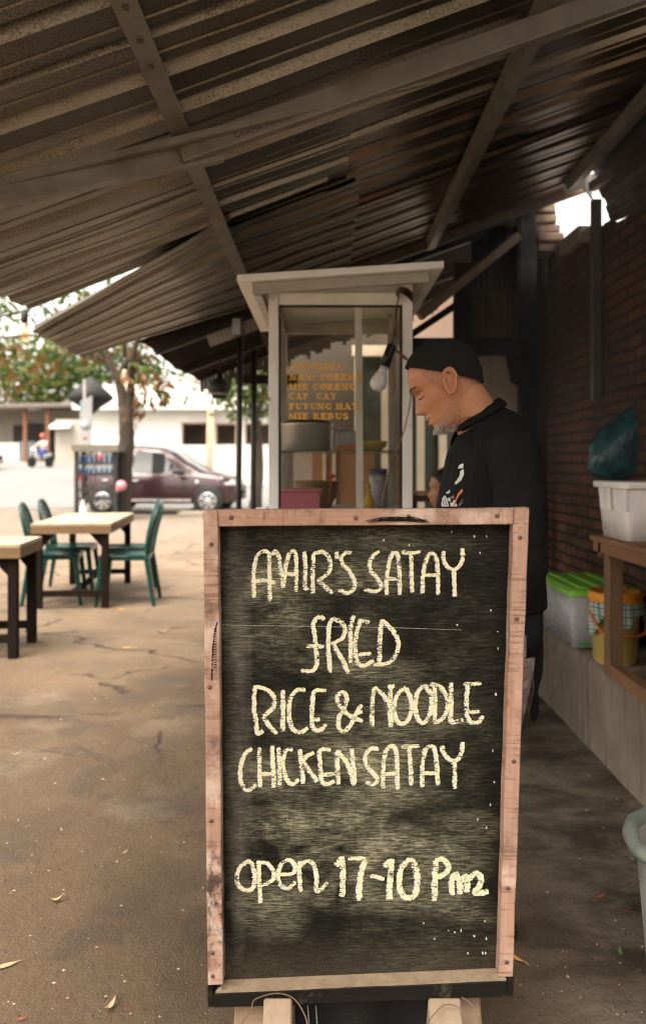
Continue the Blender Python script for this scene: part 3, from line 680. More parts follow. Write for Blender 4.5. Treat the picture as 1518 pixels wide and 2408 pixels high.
for gi, grp in enumerate(groups):
    mb = MB()
    for (oo, ss, strokes, r) in grp:
        for st in strokes:
            pts = [((oo[0]+x/ss)*.58792, (oo[1]+y/ss)*.58792) for x, y in st]
            ribbon(mb, pts, r*.95, PD-.0008 - .00004*len(mb.f) % .0001, 1, rnd, -2.6, 1.2)
            ribbon(mb, pts, r, PD-.0014 - (len(mb.f) % 7)*.00006, 0, rnd)
    mb.build("chalk_lettering", [chalk_y, chalk_w], panel, recalc=False)
# white drips of paint and scratches near the right side
spot_m = chalk('dried_white_paint', (.60,.60,.58), .50, 1); rr = random.Random(4)
for px, py in ((1068,1252),(1121,1262),(1135,1302),(1150,1262),(1160,1440),(1178,1492),(1178,1530),(1172,1640),(1165,1775),(1168,1852),(1160,1905),(1130,1940),(1150,1960),(1146,2185),(1120,2220),(1150,2225),(1060,2208),(1075,2212),(1090,2206),(1140,2260),(1105,2262),(1025,2228),(1000,2190),(1148,2320-60),(905,1272),(925,1300),(965,1283),(1100,1640),(1080,1475)):
    mb = MB(); L = rr.uniform(2,7); ribbon(mb, [(px,py),(px+rr.uniform(-2,2),py+L)], rr.uniform(.8,1.9), PD-.0009, 0, rr); mb.build('paint_spot', spot_m, panel, recalc=False)
mb = MB(); ribbon(mb, [(515,1477),(640,1479),(760,1481),(900,1483),(1090,1489)], .24, PD-.0007, 0, rr); mb.build('scratch', spot_m, panel, recalc=False)
# feet and braces
foot_m = wood("pale_dusty_foot_wood", (.29,.215,.15), (.21,.155,.105), 'y', 50, saw=False)
gus_m = wood("pale_dusty_gusset_wood", (.33,.24,.165), (.25,.175,.115), 'x', 50)
def foot(x0, x1, x0b, x1b):
    yb = 1.50; zt = B(0,2345).z + .004; mb = MB()
    a0, a1 = U(x0,2345,1.492), U(x1,2340,1.492); f0, f1 = U(x0b,2560,1.40), U(x1b,2560,1.40)
    zt = a0.z
    # sloping leg: from the bottom rail forward and down to the ground
    P = [Vector((f0.x,1.30,.0)), Vector((f1.x,1.30,.0)), Vector((a1.x,1.60,.0)), Vector((a0.x,1.60,.0)),
         Vector((f0.x,1.34,.075)), Vector((f1.x,1.34,.075)), Vector((a1.x,1.492,zt)), Vector((a0.x,1.492,zt))]
    mb.hexa(P); return mb.build("foot", foot_m, sign, bevel=.003, bseg=1)
foot(620,686,612,686); foot(1006,1082,1022,1104)
for a_, b__, c__, d__ in (((552,2362),(640,2362),(700,2500),(540,2500)),((1040,2340),(1128,2336),(1142,2500),(985,2500))):
    mb = MB(); poly = [U(*q, 1.545) for q in (a_, b__, c__, d__)]
    for q in poly[2:]: q.z = .004
    mb.prism(poly, (0,.03,0)); mb.build("gusset", gus_m, sign, bevel=.003, bseg=1)
for sx in (575, 1130):                                   # rear props so that the sign can stand
    a = U(sx,2300,1.60); mb = MB(); mb.bar((a.x,1.585,.45), (a.x,1.86,.012), .04, .03, up=(1,0,0)); mb.build("rear_prop", foot_m, sign)
wire_m = mat("thin_rusty_wire", (.16,.10,.06), bump=0)
for pts in ([(566,2410),(590,2375),(600,2350),(650,2336),(690,2348),(715,2385),(725,2420)],[(1000,2415),(1020,2385),(1050,2362),(1090,2378),(1105,2420)],[(1085,2345),(1110,2365),(1128,2410)]):
    mb = MB(); mb.tube(catmull([U(x,y,1.484 - .0006*(y-2340)) for x, y in pts], 6), .0011, 5); mb.build("tie_wire", wire_m, sign)
# dark cloth slung under the board
b = MB(); vs = []; fs = []
for j in range(9):
    for i in range(17):
        u, v_ = i/16, j/8; x = U(690,0,1.56).x + (U(1020,0,1.56).x - U(690,0,1.56).x)*u
        vs.append((x, 1.58 + .02*math.sin(u*9+1) + .05*v_, .20 - .19*v_ + .008*math.sin(u*7)))
for j in range(8):
    for i in range(16): a = j*17+i; fs.append((a, a+1, a+18, a+17))
b.add(vs, fs, 0, True)
cl = b.build("dark_cloth", mat("black_denim", (.022,.021,.020), (.012,.012,.012), 200, rough=.95, bump=.5, bscale=500, bdist=.001), recalc=False)
cl.modifiers.new("t",'SOLIDIFY').thickness = .004
tag(cl, "black denim cloth with pale stitching slung under the chalkboard between its feet", "cloth")
mb = MB()
for x in (723, 742): mb.tube([U(x,2365,1.545), U(x+4,2420,1.56), U(x+8,2480,1.58)], .0012, 4)
mb.build("stitching", mat("pale_thread", (.3,.29,.27), bump=0), cl)
# ================================================================== FOOD CART
YC, YCB = 3.40, 4.15
paint_w = mat("worn_white_paint", (.84,.83,.80), (.75,.74,.70), 5, rough=.5, bump=.1, bscale=60, dirt=(.30,.22,.14), dscale=7, dlo=.66, dhi=.72)
alu = mat("dusty_aluminium", (.46,.44,.39), (.38,.35,.30), 8, rough=.45, metal=.3, bump=.1, bscale=60, dirt=(.2,.15,.1), dscale=6, dlo=.64, dhi=.75)
dark_in = mat("dark_seal", (.02,.018,.016), bump=0)
cart = thing("food_cart", "white framed glass food cart with orange menu lettering under the metal roof", "food cart", (0,0,0))
xl0, xl1 = U(632,0,YC).x, U(655,0,YC).x; xr0, xr1 = U(945,0,YC).x, U(968,0,YC).x
ztop = U(0,668,YC).z
for a_, b_ in ((xl0,xl1),(xr0,xr1)):
    mb = MB(); mb.span(a_, b_, YC-.02, YC+.022, .0, ztop); mb.build("post", paint_w, cart, bevel=.002)
    mb = MB(); mb.span(a_, b_, YCB-.022, YCB+.02, .0, ztop); mb.build("post", alu, cart, bevel=.002)
zh0, zh1 = U(0,718,YC).z, U(0,690,YC).z
mb = MB(); mb.span(xl1+.001, xr0-.001, YC-.012, YC+.015, zh0, zh1); mb.build("header_bar", paint_w, cart, bevel=.002)
mb = MB(); mb.span(xl1+.001, xr0-.001, YCB-.012, YCB+.015, zh0, zh1); mb.build("header_bar", alu, cart, bevel=.002)
for a_, b_ in ((xl0,xl1),(xr0,xr1)):
    mb = MB(); mb.span(a_+.004, b_-.004, YC+.023, YCB-.023, zh0, zh1); mb.build("side_rail", alu, cart)
mb = MB(); mb.span(xl1, xl1+.008, YC-.008, YC+.01, .98, zh0); mb.span(xr0-.010, xr0, YC-.008, YC+.01, .98, zh0); mb.span(xl1+.008, xr0-.010, YC-.008, YC+.01, zh0-.008, zh0-.0005); mb.build("glass_seal", dark_in, cart)
# tilted lid: shallow tray roof
r0 = U(557,646,3.18); r1 = U(1043,613,3.18); th = .028
mb = MB(); mb.hexa([r0+Vector((0,0,-th)), r1+Vector((0,0,-th)), r1+Vector((0,1.2,-th)), r0+Vector((0,1.2,-th)), r0, r1, r1+Vector((0,1.2,0)), r0+Vector((0,1.2,0))])
mb.build("roof_board", paint_w, cart, bevel=.002)
i0, i1 = r0.lerp(r1,.07), r0.lerp(r1,.93)
for y in (.05, 1.05):
    mb = MB(); mb.bar(i0+Vector((0,y,-th-.022)), i1+Vector((0,y,-th-.022)), .03, .04); mb.build("roof_bearer", alu, cart)
for q in (i0, i1):
    mb = MB(); mb.bar(q+Vector((.02 if q is i0 else -.02,.07,-th-.024)), q+Vector((.02 if q is i0 else -.02,1.03,-th-.024)), .03, .04); mb.build("roof_bearer", alu, cart)
# glass front with menu lettering
def glass(name, tint=(1,1,1), fac=.10, rough=.02):
    s = NT(name); tr = s.n("ShaderNodeBsdfTransparent"); tr.inputs[0].default_value = (*tint,1)
    gl = s.n("ShaderNodeBsdfGlossy"); gl.inputs["Roughness"].default_value = rough; gl.inputs[0].default_value = (.95,.95,.95,1)
    fr = s.n("ShaderNodeFresnel"); fr.inputs[0].default_value = 1.5
    df = s.n("ShaderNodeBsdfDiffuse"); df.inputs[0].default_value = (.55,.5,.42,1)
    mx = s.n("ShaderNodeMixShader"); s.l(s.math('MULTIPLY', fr.outputs[0], .8), mx.inputs[0]); s.l(tr.outputs[0], mx.inputs[1]); s.l(gl.outputs[0], mx.inputs[2])
    sm = s.noise(s.map((1,1,.6)), 6, 6, .6); m2 = s.n("ShaderNodeMixShader"); s.l(s.ramp(sm, .4, .75, .01, fac), m2.inputs[0]); s.l(mx.outputs[0], m2.inputs[1]); s.l(df.outputs[0], m2.inputs[2])
    return s.done(m2.outputs[0])
cart_glass = glass("dusty_cart_glass", (.96,.95,.93), .03)
mb = MB(); mb.span(xl1+.009, xr0-.011, YC-.002, YC+.002, 1.0, zh0-.009); pane = mb.build("glass_pane", cart_glass, cart)
for a_ in (xl0+.018, xr1-.022):
    mb = MB(); mb.span(a_, a_+.004, YC+.023, YCB-.023, 1.0, zh0-.004); mb.build("side_pane", cart_glass, cart)
mb = MB(); mb.bar(U(842,722,YC+.014), U(846,1215,YC+.014), .030, .012, up=(0,1,0)); mb.build("sliding_door_stile", paint_w, cart, bevel=.002)
mb = MB(); mb.span(xl0+.02, xr1-.02, YC+.06, YCB-.03, 1.272, 1.280); mb.build("glass_shelf", mat("greenish_shelf_glass", (.20,.22,.19), rough=.15, bump=0), cart)
mb = MB(); mb.span(xl0-.05, xr1+.05, YC-.08, YCB+.05, .985, 1.01); mb.build("counter", alu, cart, bevel=.003)
cab = mat("faded_blue_cart_paint", (.22,.30,.34), (.17,.23,.27), 6, dirt=(.15,.12,.09))
mb = MB(); mb.span(xl1+.003, xr0-.003, YC-.015, YCB+.015, .32, .984); mb.build("cabinet", cab, cart, bevel=.004)
for x in (xl0-.05, xr1+.05):
    M_ = Matrix.Rotation(R(90),3,'Y')
    mb = MB(); mb.lathe([(.17,-.015),(.20,-.018),(.205,0),(.20,.018),(.17,.015)], (x,YC+.3,.205), 28, M=M_); wl = mb.build("wheel", mat("cart_tyre_rubber", (.02,.02,.02), bump=0), cart)
    mb = MB(); mb.lathe([(.02,-.03),(.17,-.008),(.17,.008),(.02,.03)], (x,YC+.3,.205), 28, M=M_); mb.build("rim", alu, wl)
# slab-serif stencil-like capitals, heavy stems
def glyph(ch):
    st = .30; th_ = .19; sr = .11; q = []; rc = lambda x0,y0,x1,y1: q.append([(x0,y0),(x1,y0),(x1,y1),(x0,y1)])
    def stem(x, w_=st, ser=True):
        rc(x,0,x+w_,1)
        if ser: rc(x-sr,0,x,th_); rc(x+w_,0,x+w_+sr,th_); rc(x-sr,1-th_,x,1); rc(x+w_,1-th_,x+w_+sr,1)
    def arc(cx, cy, rx, ry, a0, a1, wx, wy, n=10):
        for k in range(n):
            p = []
            for a in (a0+(a1-a0)*k/n, a0+(a1-a0)*(k+1)/n):
                a = R(a); p.append(((cx+rx*math.cos(a), cy+ry*math.sin(a)), (cx+(rx-wx)*math.cos(a), cy+(ry-wy)*math.sin(a))))
            q.append([p[0][0], p[1][0], p[1][1], p[0][1]])
    if ch == 'T': stem(.33, st, False); rc(.22,0,.74,th_); rc(0,1-th_,.96,1); rc(0,.68,.10,1-th_); rc(.86,.68,.96,1-th_); w_=.96
    elif ch in 'EF':
        stem(.1); rc(.4,1-th_,.85,1); rc(.75,.68,.85,1-th_); rc(.4,.45,.62,.45+th_); rc(.56,.35,.64,.66)
        if ch == 'E': rc(.4,0,.88,th_); rc(.78,th_,.88,.32)
        w_=.9
    elif ch in 'RPB':
        stem(.1); arc(.46,.75,.38,.25,-90,90,.27,.17); rc(.4,1-.10,.47,1); rc(.4,.5,.47,.6)
        if ch == 'R': q.append([(.42,.5),(.62,.5),(.98,0),(.68,0)]); rc(.68,0,1.05,th_)
        if ch == 'B': arc(.48,.27,.42,.27,-90,90,.28,.17); rc(.4,0,.5,.10); rc(.4,.44,.5,.54)
        w_=1.0 if ch != 'P' else .88
    elif ch == 'S': arc(.44,.74,.40,.26,20,230,.26,.18); arc(.44,.27,.42,.27,-160,70,.26,.18); q.append([(.10,.62),(.36,.62),(.78,.36),(.52,.36)]); rc(.70,.66,.80,.95); rc(.02,.05,.12,.34); w_=.88
    elif ch == 'D': stem(.1); arc(.44,.5,.48,.5,-90,90,.29,.17); rc(.4,0,.46,.10); rc(.4,.90,.46,1); w_=.95
    elif ch == 'I': stem(.1); w_=.52
    elif ch == 'A': q.append([(.36,1),(.62,1),(1.0,0),(.68,0)]); q.append([(.40,.86),(.50,.92),(.22,0),(.10,0)]); rc(.25,.28,.72,.38); rc(0,0,.32,th_); rc(.58,0,1.1,th_); w_=1.08
    elif ch == 'N': rc(.08,0,.20,1); rc(0,0,.32,th_); q.append([(0,1),(.36,1),(.92,.0),(.62,.0)]); rc(.82,0,.94,1); rc(.70,1-th_,1.06,1); w_=1.06
    elif ch in 'GCO':
        arc(.48,.5,.48,.5,40 if ch != 'O' else 0,320 if ch != 'O' else 360,.29,.17,16)
        if ch == 'G': rc(.62,0,.86,.40); rc(.55,.32,.98,.42)
        if ch != 'O': rc(.80,.62,.90,.97)
        w_=.95
    elif ch == 'M': rc(.08,0,.20,1); rc(0,0,.30,th_); q.append([(0,1),(.34,1),(.66,.10),(.50,0)]); q.append([(.56,.05),(.66,.2),(.86,1),(.80,1)]); rc(.80,0,1.08,1); rc(.72,0,1.18,th_); rc(1.08,1-th_,1.18,1); w_=1.18
    elif ch == 'U': rc(.08,.3,.36,1); rc(0,1-th_,.46,1); arc(.46,.32,.38,.32,180,360,.26,.18); rc(.74,.3,.84,1); rc(.66,1-th_,.96,1); w_=.96
    elif ch == 'Y': q.append([(.06,1),(.38,1),(.62,.5),(.34,.45)]); q.append([(.86,1),(.96,1),(.64,.45),(.54,.5)]); rc(.34,0,.64,.5); rc(.24,0,.74,th_); rc(0,1-th_,.48,1); rc(.74,1-th_,1.04,1); w_=1.02
    elif ch == 'H': stem(.08); stem(.68); rc(.38,.44,.68,.56); w_=1.08
    elif ch == ':': rc(.1,.06,.34,.30); rc(.1,.56,.34,.80); w_=.44
    else: w_=.42
    return q, w_
orange = mat("orange_sticker", (1.,.52,.06), rough=.6, bump=0)
mb = MB()
for txt, x0, x1, yt, yb in (("TERSEDIA:",680,814,854,869),("NASI GORENG",681,850,878,894),("MIE GORENG",680,836,902,917),("CAP  CAY",679,791,924,939),("FUYUNG HAY",679,842,948,963),("MIE REBUS",679,819,971,986)):
    adv = []; tot = 0
    for c in txt: q, w_ = glyph(c); adv.append((q, tot)); tot += w_ + .14
    tot -= .14
    P0 = U(x0,yb,YC-.0035); P1 = U(x1,yt,YC-.0035); k = 0
    for q, ox in adv:
        for poly in q:
            k += 1
            mb.add([(P0.x+(P1.x-P0.x)*(ox+x)/tot, YC-.0030-.00002*(k % 9), P0.z+(P1.z-P0.z)*y) for x, y in poly], [tuple(range(len(poly)))])
mb.build("menu_lettering", orange, pane, recalc=False)
# things inside the cart
steel = mat("brushed_steel", (.78,.77,.75), (.70,.69,.67), 4, stretch=(1,1,8), rough=.42, metal=.9, bump=.03, bscale=60)
pot = thing("cooking_pot", "large brushed steel pot with black lid knob on the cart's glass shelf", "pot", (U(722,0,3.72).x, 3.72, 1.281))
b = MB(); b.lathe([(.108,0),(.115,.004),(.117,.12),(.121,.124),(.113,.124),(.110,.01),(0,.008)], seg=40, cap=False); b.build("pot_body", steel, pot)
b = MB(); b.lathe([(.122,.1245),(.122,.128),(.09,.142),(.0,.150)], seg=40); b.build("lid", mat("dark_lid", (.09,.085,.08), rough=.3, metal=.7, bump=0), pot)
for s_ in (-1,1):
    b = MB(); b.tube(catmull([(s_*.116,-.03,.10),(s_*.142,-.02,.103),(s_*.142,.02,.103),(s_*.116,.03,.10)],5), .005, 6); b.build("handle", steel, pot)
def plain(name, label, cat, mb_, m, loc, group=None, bevel=0):
    o = mb_.build(name, m, None, bevel=bevel, loc=None); o.location = loc; return tag(o, label, cat, group)
b = MB(); b.box((0,0,.045),(.10,.02,.09)); nd = plain("snack_packet", "grey and orange packet leaning beside the steel pot in the cart", "packet", b, mat("grey_packet", (.33,.32,.33), (.25,.24,.25), 20, rough=.35), (U(815,0,3.62).x,3.62,1.281), bevel=.006)
b = MB(); b.box((0,-.0115,.014),(.085,.002,.022)); b.build("orange_band", mat("packet_orange", (.6,.19,.04), bump=0), nd)
b = MB(); b.lathe([(.035,0),(.06,.02),(.068,.045),(.064,.045),(.055,.022),(0,.006)], seg=24, cap=False)
plain("yellow_bowl", "small yellow plastic bowl on the shelf behind the cart's door stile", "bowl", b, mat("yellow_plastic", (.55,.48,.05), rough=.4, bump=0), (U(876,0,3.7).x,3.7,1.281))
pink = mat("pink_plastic", (.62,.20,.26), (.55,.17,.22), 4, rough=.45, bump=0)
b = MB(); b.box((0,0,.045),(.185,.16,.09)); b.box((0,0,.095),(.20,.175,.012)); plain("pink_tub", "pink plastic tub with a lid on the cart counter", "tub", b, pink, (U(703,0,3.56).x,3.56,1.011), bevel=.01)
bas = mat("woven_rattan", (.30,.21,.11), (.2,.13,.07), 60, bump=.8, bscale=120, bdist=.004)
b = MB(); b.lathe([(.07,0),(.10,.06),(.108,.125),(.113,.13),(.102,.128),(.092,.06),(0,.01)], seg=28, cap=False)
plain("rattan_basket", "round woven rattan basket behind the pink tub in the cart", "basket", b, bas, (U(742,0,3.86).x,3.86,1.011))
b = MB(); b.lathe([(.022,0),(.024,.03),(.024,.05),(.012,.075),(.008,.10),(.010,.104)], seg=16); b.lathe([(.011,.104),(.011,.12),(.003,.135)], seg=12)
plain("yellow_sauce_bottle", "yellow squeeze bottle standing on the cart counter", "bottle", b, mat("mustard_plastic", (.70,.45,.03), rough=.4, bump=0), (U(866,0,3.52).x,3.52,1.011))
b = MB(); b.tube([(0,0,0),(.01,0,.09),(.018,0,.145)], .004, 6); b.lathe([(0,.145),(.014,.150),(.018,.158),(.012,.166),(0,.168)], (.018,0,0), 12)
plain("red_ladle", "thin red handled ladle leaning beside the pink tub", "ladle", b, mat("red_plastic", (.55,.03,.03), rough=.4, bump=0), (U(770,0,3.55).x,3.55,1.011))
jar_m = mat("bluish_jar", (.33,.34,.40), (.26,.27,.33), 8, rough=.25, bump=0)
b = MB(); b.lathe([(.040,0),(.043,.01),(.043,.15),(.036,.165)], seg=20); jr = plain("glass_jar", "tall bluish glass jar with blue cap on the cart counter", "jar", b, jar_m, (U(890,0,3.68).x,3.68,1.011))
b = MB(); b.lathe([(.038,.1655),(.038,.19)], seg=20); b.build("cap", mat("navy_cap", (.05,.06,.2), bump=0), jr)
# bulb hanging by its cord in front of the cart
lamp = thing("hanging_bulb", "white bulb in a black socket dangling on a cord in front of the cart glass", "light bulb", (0,0,0))
YL = 3.26
sa, sb = U(922,808,YL), U(903,862,YL); d = (sb-sa).normalized(); bc = sb + d*.055
b = MB(); b.tube([sa, sa.lerp(sb,.1), sa.lerp(sb,.5), sb], [.010,.019,.020,.022], 16); b.build("socket", mat("black_bakelite", (.012,.012,.012), rough=.4, bump=0), lamp)
b = MB(); b.tube([sb, sb+d*.02, sb+d*.030], [.0165,.0175,.022], 20)
M_ = d.to_track_quat('Z','Y').to_matrix(); b.lathe([(.022,.028),(.026,.040),(.030,.052),(.0345,.066),(.0335,.080),(.027,.093),(.014,.102),(0,.104)], sb, 24, M=M_)
b.build("bulb", mat("milky_bulb", (.72,.70,.68), (.6,.58,.57), 6, rough=.25, bump=0), lamp)
cord = mat("brown_cord", (.075,.048,.03), bump=0); cordt = mat("tan_cord", (.26,.15,.085), bump=0)
b = MB(); b.tube(catmull([U(935,706,YL+.1), U(931,745,YL+.05), U(929,780,YL+.02), sa],6), .003, 6); b.tube(catmull([U(938,700,YL+.1), U(926,750,YL+.06), U(925,790,YL)],6), .002, 6); b.build("cord", cord, lamp)
b = MB()
for k in range(7): b.tube(catmull([U(930+k,690+k*2,YL+.12), U(940,676+k*2,YL+.06-.004*k), U(958,680+k*3,YL+.06), U(968,690+k*3,YL+.12)],6), .003, 5)
b.build("cord_coil", cord, lamp)
b = MB(); b.tube(catmull([U(924,822,YL), U(940,834,YL), U(958,847,YL), U(968,868,YL+.05), U(966,930,YL+.06), U(950,1010,YL+.05), U(925,1075,YL+.05), U(908,1130,YL+.06), U(897,1190,YL+.08)],8), .0028, 6); b.build("trailing_cord", cordt, lamp)
b = MB(); b.tube([U(926,818,YL-.004), U(940,832,YL-.004), U(956,845,YL-.004)], [.004,.007,.006], 8); b.build("taped_joint", mat("brown_tape", (.17,.10,.05), bump=0), lamp)

# ================================================================== RIGHT-HAND SIDE OBJECTS
ZL = .384
# lidded storage box
bx = thing("storage_box", "translucent grey plastic storage box with a bright green lid on the cement ledge", "storage box", (1.265,3.90,ZL))
def taper_box(mb, w0, d0, w1, d1, z0, z1, r=.03, m=0, n=5, cap=True):
    R_ = []
    for (w_, d_, z) in ((w0,d0,z0),(w1,d1,z1)):
        ring = []
        for cx, cy, a0 in ((w_/2-r,d_/2-r,0),(-w_/2+r,d_/2-r,90),(-w_/2+r,-d_/2+r,180),(w_/2-r,-d_/2+r,270)):
            for k in range(n): a = R(a0+90*k/(n-1)); ring.append(Vector((cx+r*math.cos(a), cy+r*math.sin(a), z)))
        R_.append(ring)
    mb.rings(R_, m, cap, True)
    return mb
clear_p = mat("cloudy_plastic", (.46,.46,.48), (.42,.42,.445), 3, rough=.28, bump=.05)
green_p = mat("lime_green_plastic", (.26,.60,.07), (.21,.50,.06), 5, rough=.35, bump=.05)
b = MB(); taper_box(b, .29, .54, .34, .60, 0.012, .245, .025); b.build("box_body", clear_p, bx)
b = MB(); taper_box(b, .355, .615, .35, .61, .2455, .268, .03); taper_box(b, .33, .59, .31, .57, .2685, .276, .03); b.build("lid", green_p, bx, bevel=.003)
for k in range(3):
    b = MB(); b.box((-.09+.09*k,0,.279), (.035,.50,.008)); b.build("lid_rib", green_p, bx, bevel=.003)
b = MB(); b.tube(catmull([(-.035,-.318,.235),(-.04,-.322,.19),(-.02,-.322,.165),(.02,-.322,.165)],5), .008, 6); b.build("latch", mat("orange_latch", (.55,.24,.02), bump=0), bx)
b = MB(); taper_box(b, .22,.44,.26,.5,.0,.012,.02); b.build("base_foot", clear_p, bx)
b = MB(); b.box((.075,-.306,.11),(.09,.004,.11)); b.build("paper_label", mat("faded_label", (.46,.42,.33), bump=0), bx)
b = MB(); b.box((-.1,-.278,.03),(.035,.006,.014)); b.build("green_clip", mat("green_clip", (.05,.40,.08), bump=0), bx)
# yellow bucket with orange lid and bail
bk = thing("yellow_bucket", "yellow plastic bucket with an orange lid and orange bail handle on the ledge", "bucket", (1.235,3.42,ZL))
yp = mat("pale_yellow_plastic", (.78,.62,.20), (.70,.54,.16), 3, rough=.4, bump=.05, dirt=(.35,.27,.17), dscale=3)
op = mat("orange_plastic", (.72,.29,.025), (.62,.23,.02), 4, rough=.4, bump=0)
b = MB(); b.lathe([(.078,0),(.083,.008),(.100,.255),(.104,.26),(.098,.26),(.09,.01),(0,.008)], seg=36, cap=False); b.build("bucket_body", yp, bk)
b = MB(); b.lathe([(.109,.255),(.111,.262),(.110,.298),(.102,.303),(.09,.297),(0,.296)], seg=36, cap=False); b.build("lid", op, bk)
b = MB(); b.box((0,0,.305),(.03,.03,.018)); b.build("lid_knob", op, bk, bevel=.004)
b = MB(); b.tube(catmull([(-.112,0,.245),(-.112,-.05,.20),(-.085,-.105,.145),(0,-.135,.135),(.085,-.105,.145),(.112,-.05,.20),(.112,0,.245)],6), .0075, 8, flat=.7); b.build("bail_handle", mat("red_orange_plastic", (.58,.16,.035), rough=.4, bump=0), bk)
def check_mat():
    s = NT("green_checked_cloth"); x, y, z = s.sep(s.tc.outputs["Object"]); col = (.42,.45,.42)
    n = s.noise(s.map(), 300, 2)
    for ax, k, off, wd in ((x,32,.1,.2),(z,32,.4,.2),(x,32,.45,.08),(z,32,.8,.08)):
        f = s.math('FRACT', s.math('ADD', s.math('MULTIPLY', ax, k), off+40)); st = s.math('LESS_THAN', f, wd); col = s.mix(s.math('MULTIPLY', st, .8), col, (.04,.17,.10))
    return s.done(s.bsdf(col, .95, 0, s.bump(n, .4, .001), .1))
b = MB(); vs = []; fs = []; NA, NB = 30, 10
for j in range(NB+1):
    for i in range(NA+1):
        a = R(188 + 174*i/NA); t = j/NB
        drop = .085 + .035*math.sin(i*.5+.6) + .02*math.cos(i*.21); 
        r = .113 + .006*math.sin(i*1.3)*t + .008*t
        vs.append((r*math.cos(a), r*math.sin(a), .262 - drop*t))
for j in range(NB):
    for i in range(NA): q = j*(NA+1)+i; fs.append((q,q+1,q+NA+2,q+NA+1))
b.add(vs, fs, 0, True); co = b.build("checked_cloth", check_mat(), None, recalc=False); co.location = (1.235,3.42,ZL); co.modifiers.new("t",'SOLIDIFY').thickness = .003
tag(co, "green and white checked kitchen cloth tucked under the yellow bucket's orange lid", "cloth")
# side table with white tub
tw = wood("brown_side_table_wood", (.24,.145,.085), (.16,.095,.056), 'z', 45); twy = wood("brown_side_table_plank", (.30,.16,.085), (.2,.105,.058), 'y', 45)
tb = thing("side_table", "rough brown wooden side table standing on the ledge against the brick wall", "table", (1.3,2.7,ZL))
ty0, ty1, tx0, tx1, tz = 1.9, 3.34, 1.10, 1.47, .93
for x in (tx0+.045, tx1-.04):
    for y in (3.19, 2.0):
        mb = MB(); mb.span(x-.028-1.3, x+.028-1.3, y-.03-2.7, y+.03-2.7, 0, tz-.045-ZL); mb.build("leg", tw, tb, bevel=.003)
for k in range(3):
    x = tx0 + k*.125; mb = MB(); mb.span(x-1.3, x+.12-1.3, ty0-2.7, ty1-2.7, tz-.022-ZL, tz-ZL); mb.build("top_plank", twy, tb, bevel=.003)
mb = MB(); mb.span(tx0+.005-1.3, tx0+.03-1.3, ty0-2.7, ty1-.03-2.7, tz-.062-ZL, tz-.0225-ZL); mb.build("apron", twy, tb)
mb = MB(); mb.span(tx0+.02-1.3, tx0+.07-1.3, 2.032-2.7, 3.158-2.7, .0, .05); mb.build("bottom_rail", twy, tb, bevel=.003)
mb = MB(); mb.span(tx0+.005-1.3, tx1-1.3, 3.225-2.7, 3.25-2.7, tz-.08-ZL, tz-.0225-ZL); mb.build("apron", tw, tb)
white_p = mat("white_tub_plastic", (.90,.88,.85), (.83,.81,.77), 3, rough=.4, bump=.05, dirt=(.42,.38,.32), dscale=4)
tub = thing("white_tub", "large white plastic tub with a folded rim standing on the side table", "tub", (1.315,3.16,tz+.001))
b = MB(); taper_box(b, .36, .28, .395, .31, 0, .205, .03, n=6); b.build("tub_body", white_p, tub)
b = MB(); taper_box(b, .425, .34, .425, .34, .198, .222, .035, n=6); b.build("rim", white_p, tub, bevel=.003)
for x, y in ((-.19,-.15),(-.19,.1),(-.207,-.02)):
    b = MB(); b.box((x,y,.155),(.014,.02,.085)); b.build("rib", white_p, tub, bevel=.003)
b = MB(); b.box((0,0,.03),(.5,.44,.008)); 
b2 = MB(); vs=[]; fs=[]
for j in range(9):
    for i in range(15):
        u, v_ = i/14, j/8; x = tx0-.02+.36*u; y = 2.1+.62*v_; z = tz+.003+.004*(1+mnoise.noise(Vector((x*9,y*9,0))))
        if u < .08: z -= .05*(1-abs(v_-.5)*1.2)
        vs.append((x,y,z))
for j in range(8):
    for i in range(14): a = j*15+i; fs.append((a,a+1,a+16,a+15))
b2.add(vs, fs, 0, True); sh = b2.build("plastic_sheet", mat("grey_plastic_sheet", (.38,.37,.36), rough=.25, bump=.2, bscale=12), recalc=False); sh.modifiers.new("t",'SOLIDIFY').thickness=.0015
tag(sh, "crumpled grey plastic sheet lying on the side table in front of the tub", "plastic sheet")
# plastic bag hung on the wall
bag_m = NT("teal_bag_plastic"); v = bag_m.map(); fo = bag_m.noise(bag_m.map((1,1,.35)), 16, 5, .6, .8)
pb = bag_m.done(bag_m.bsdf(bag_m.mix(bag_m.ramp(fo,.4,.65), (.010,.045,.075), (.02,.15,.15)), .22, 0, bag_m.bump(fo, .9, .02), .6))
b = MB(); YG = 3.95; outline = [((1590,885),14),((1545,920),32),((1510,955),54),((1488,985),72),((1474,1015),82),((1466,1045),86),((1464,1075),82),((1468,1100),62),((1474,1118),32),((1478,1127),6)]
rings_ = []
for (c, r) in outline:
    ring = []
    for k in range(20):
        a = 2*math.pi*k/20; rr = r/F*YG*(1 + .10*math.sin(3*a+c[1]*.05) + .06*math.sin(7*a))
        p = U(c[0],c[1],YG); ring.append(p + Vector((math.cos(a)*rr, math.sin(a)*rr*.55, math.cos(a)*rr*.35)))
    rings_.append(ring)
b.rings(rings_); bo = b.build("plastic_bag", pb); tag(bo, "dark teal plastic bag full of rubbish hanging against the brick wall", "plastic bag")
b = MB(); b.tube([U(1560,915,YG), U(1600,870,YG-.1), U(1640,800,YG-.12)], [.012,.008,.004], 8); b.build("knotted_neck", pb, bo)
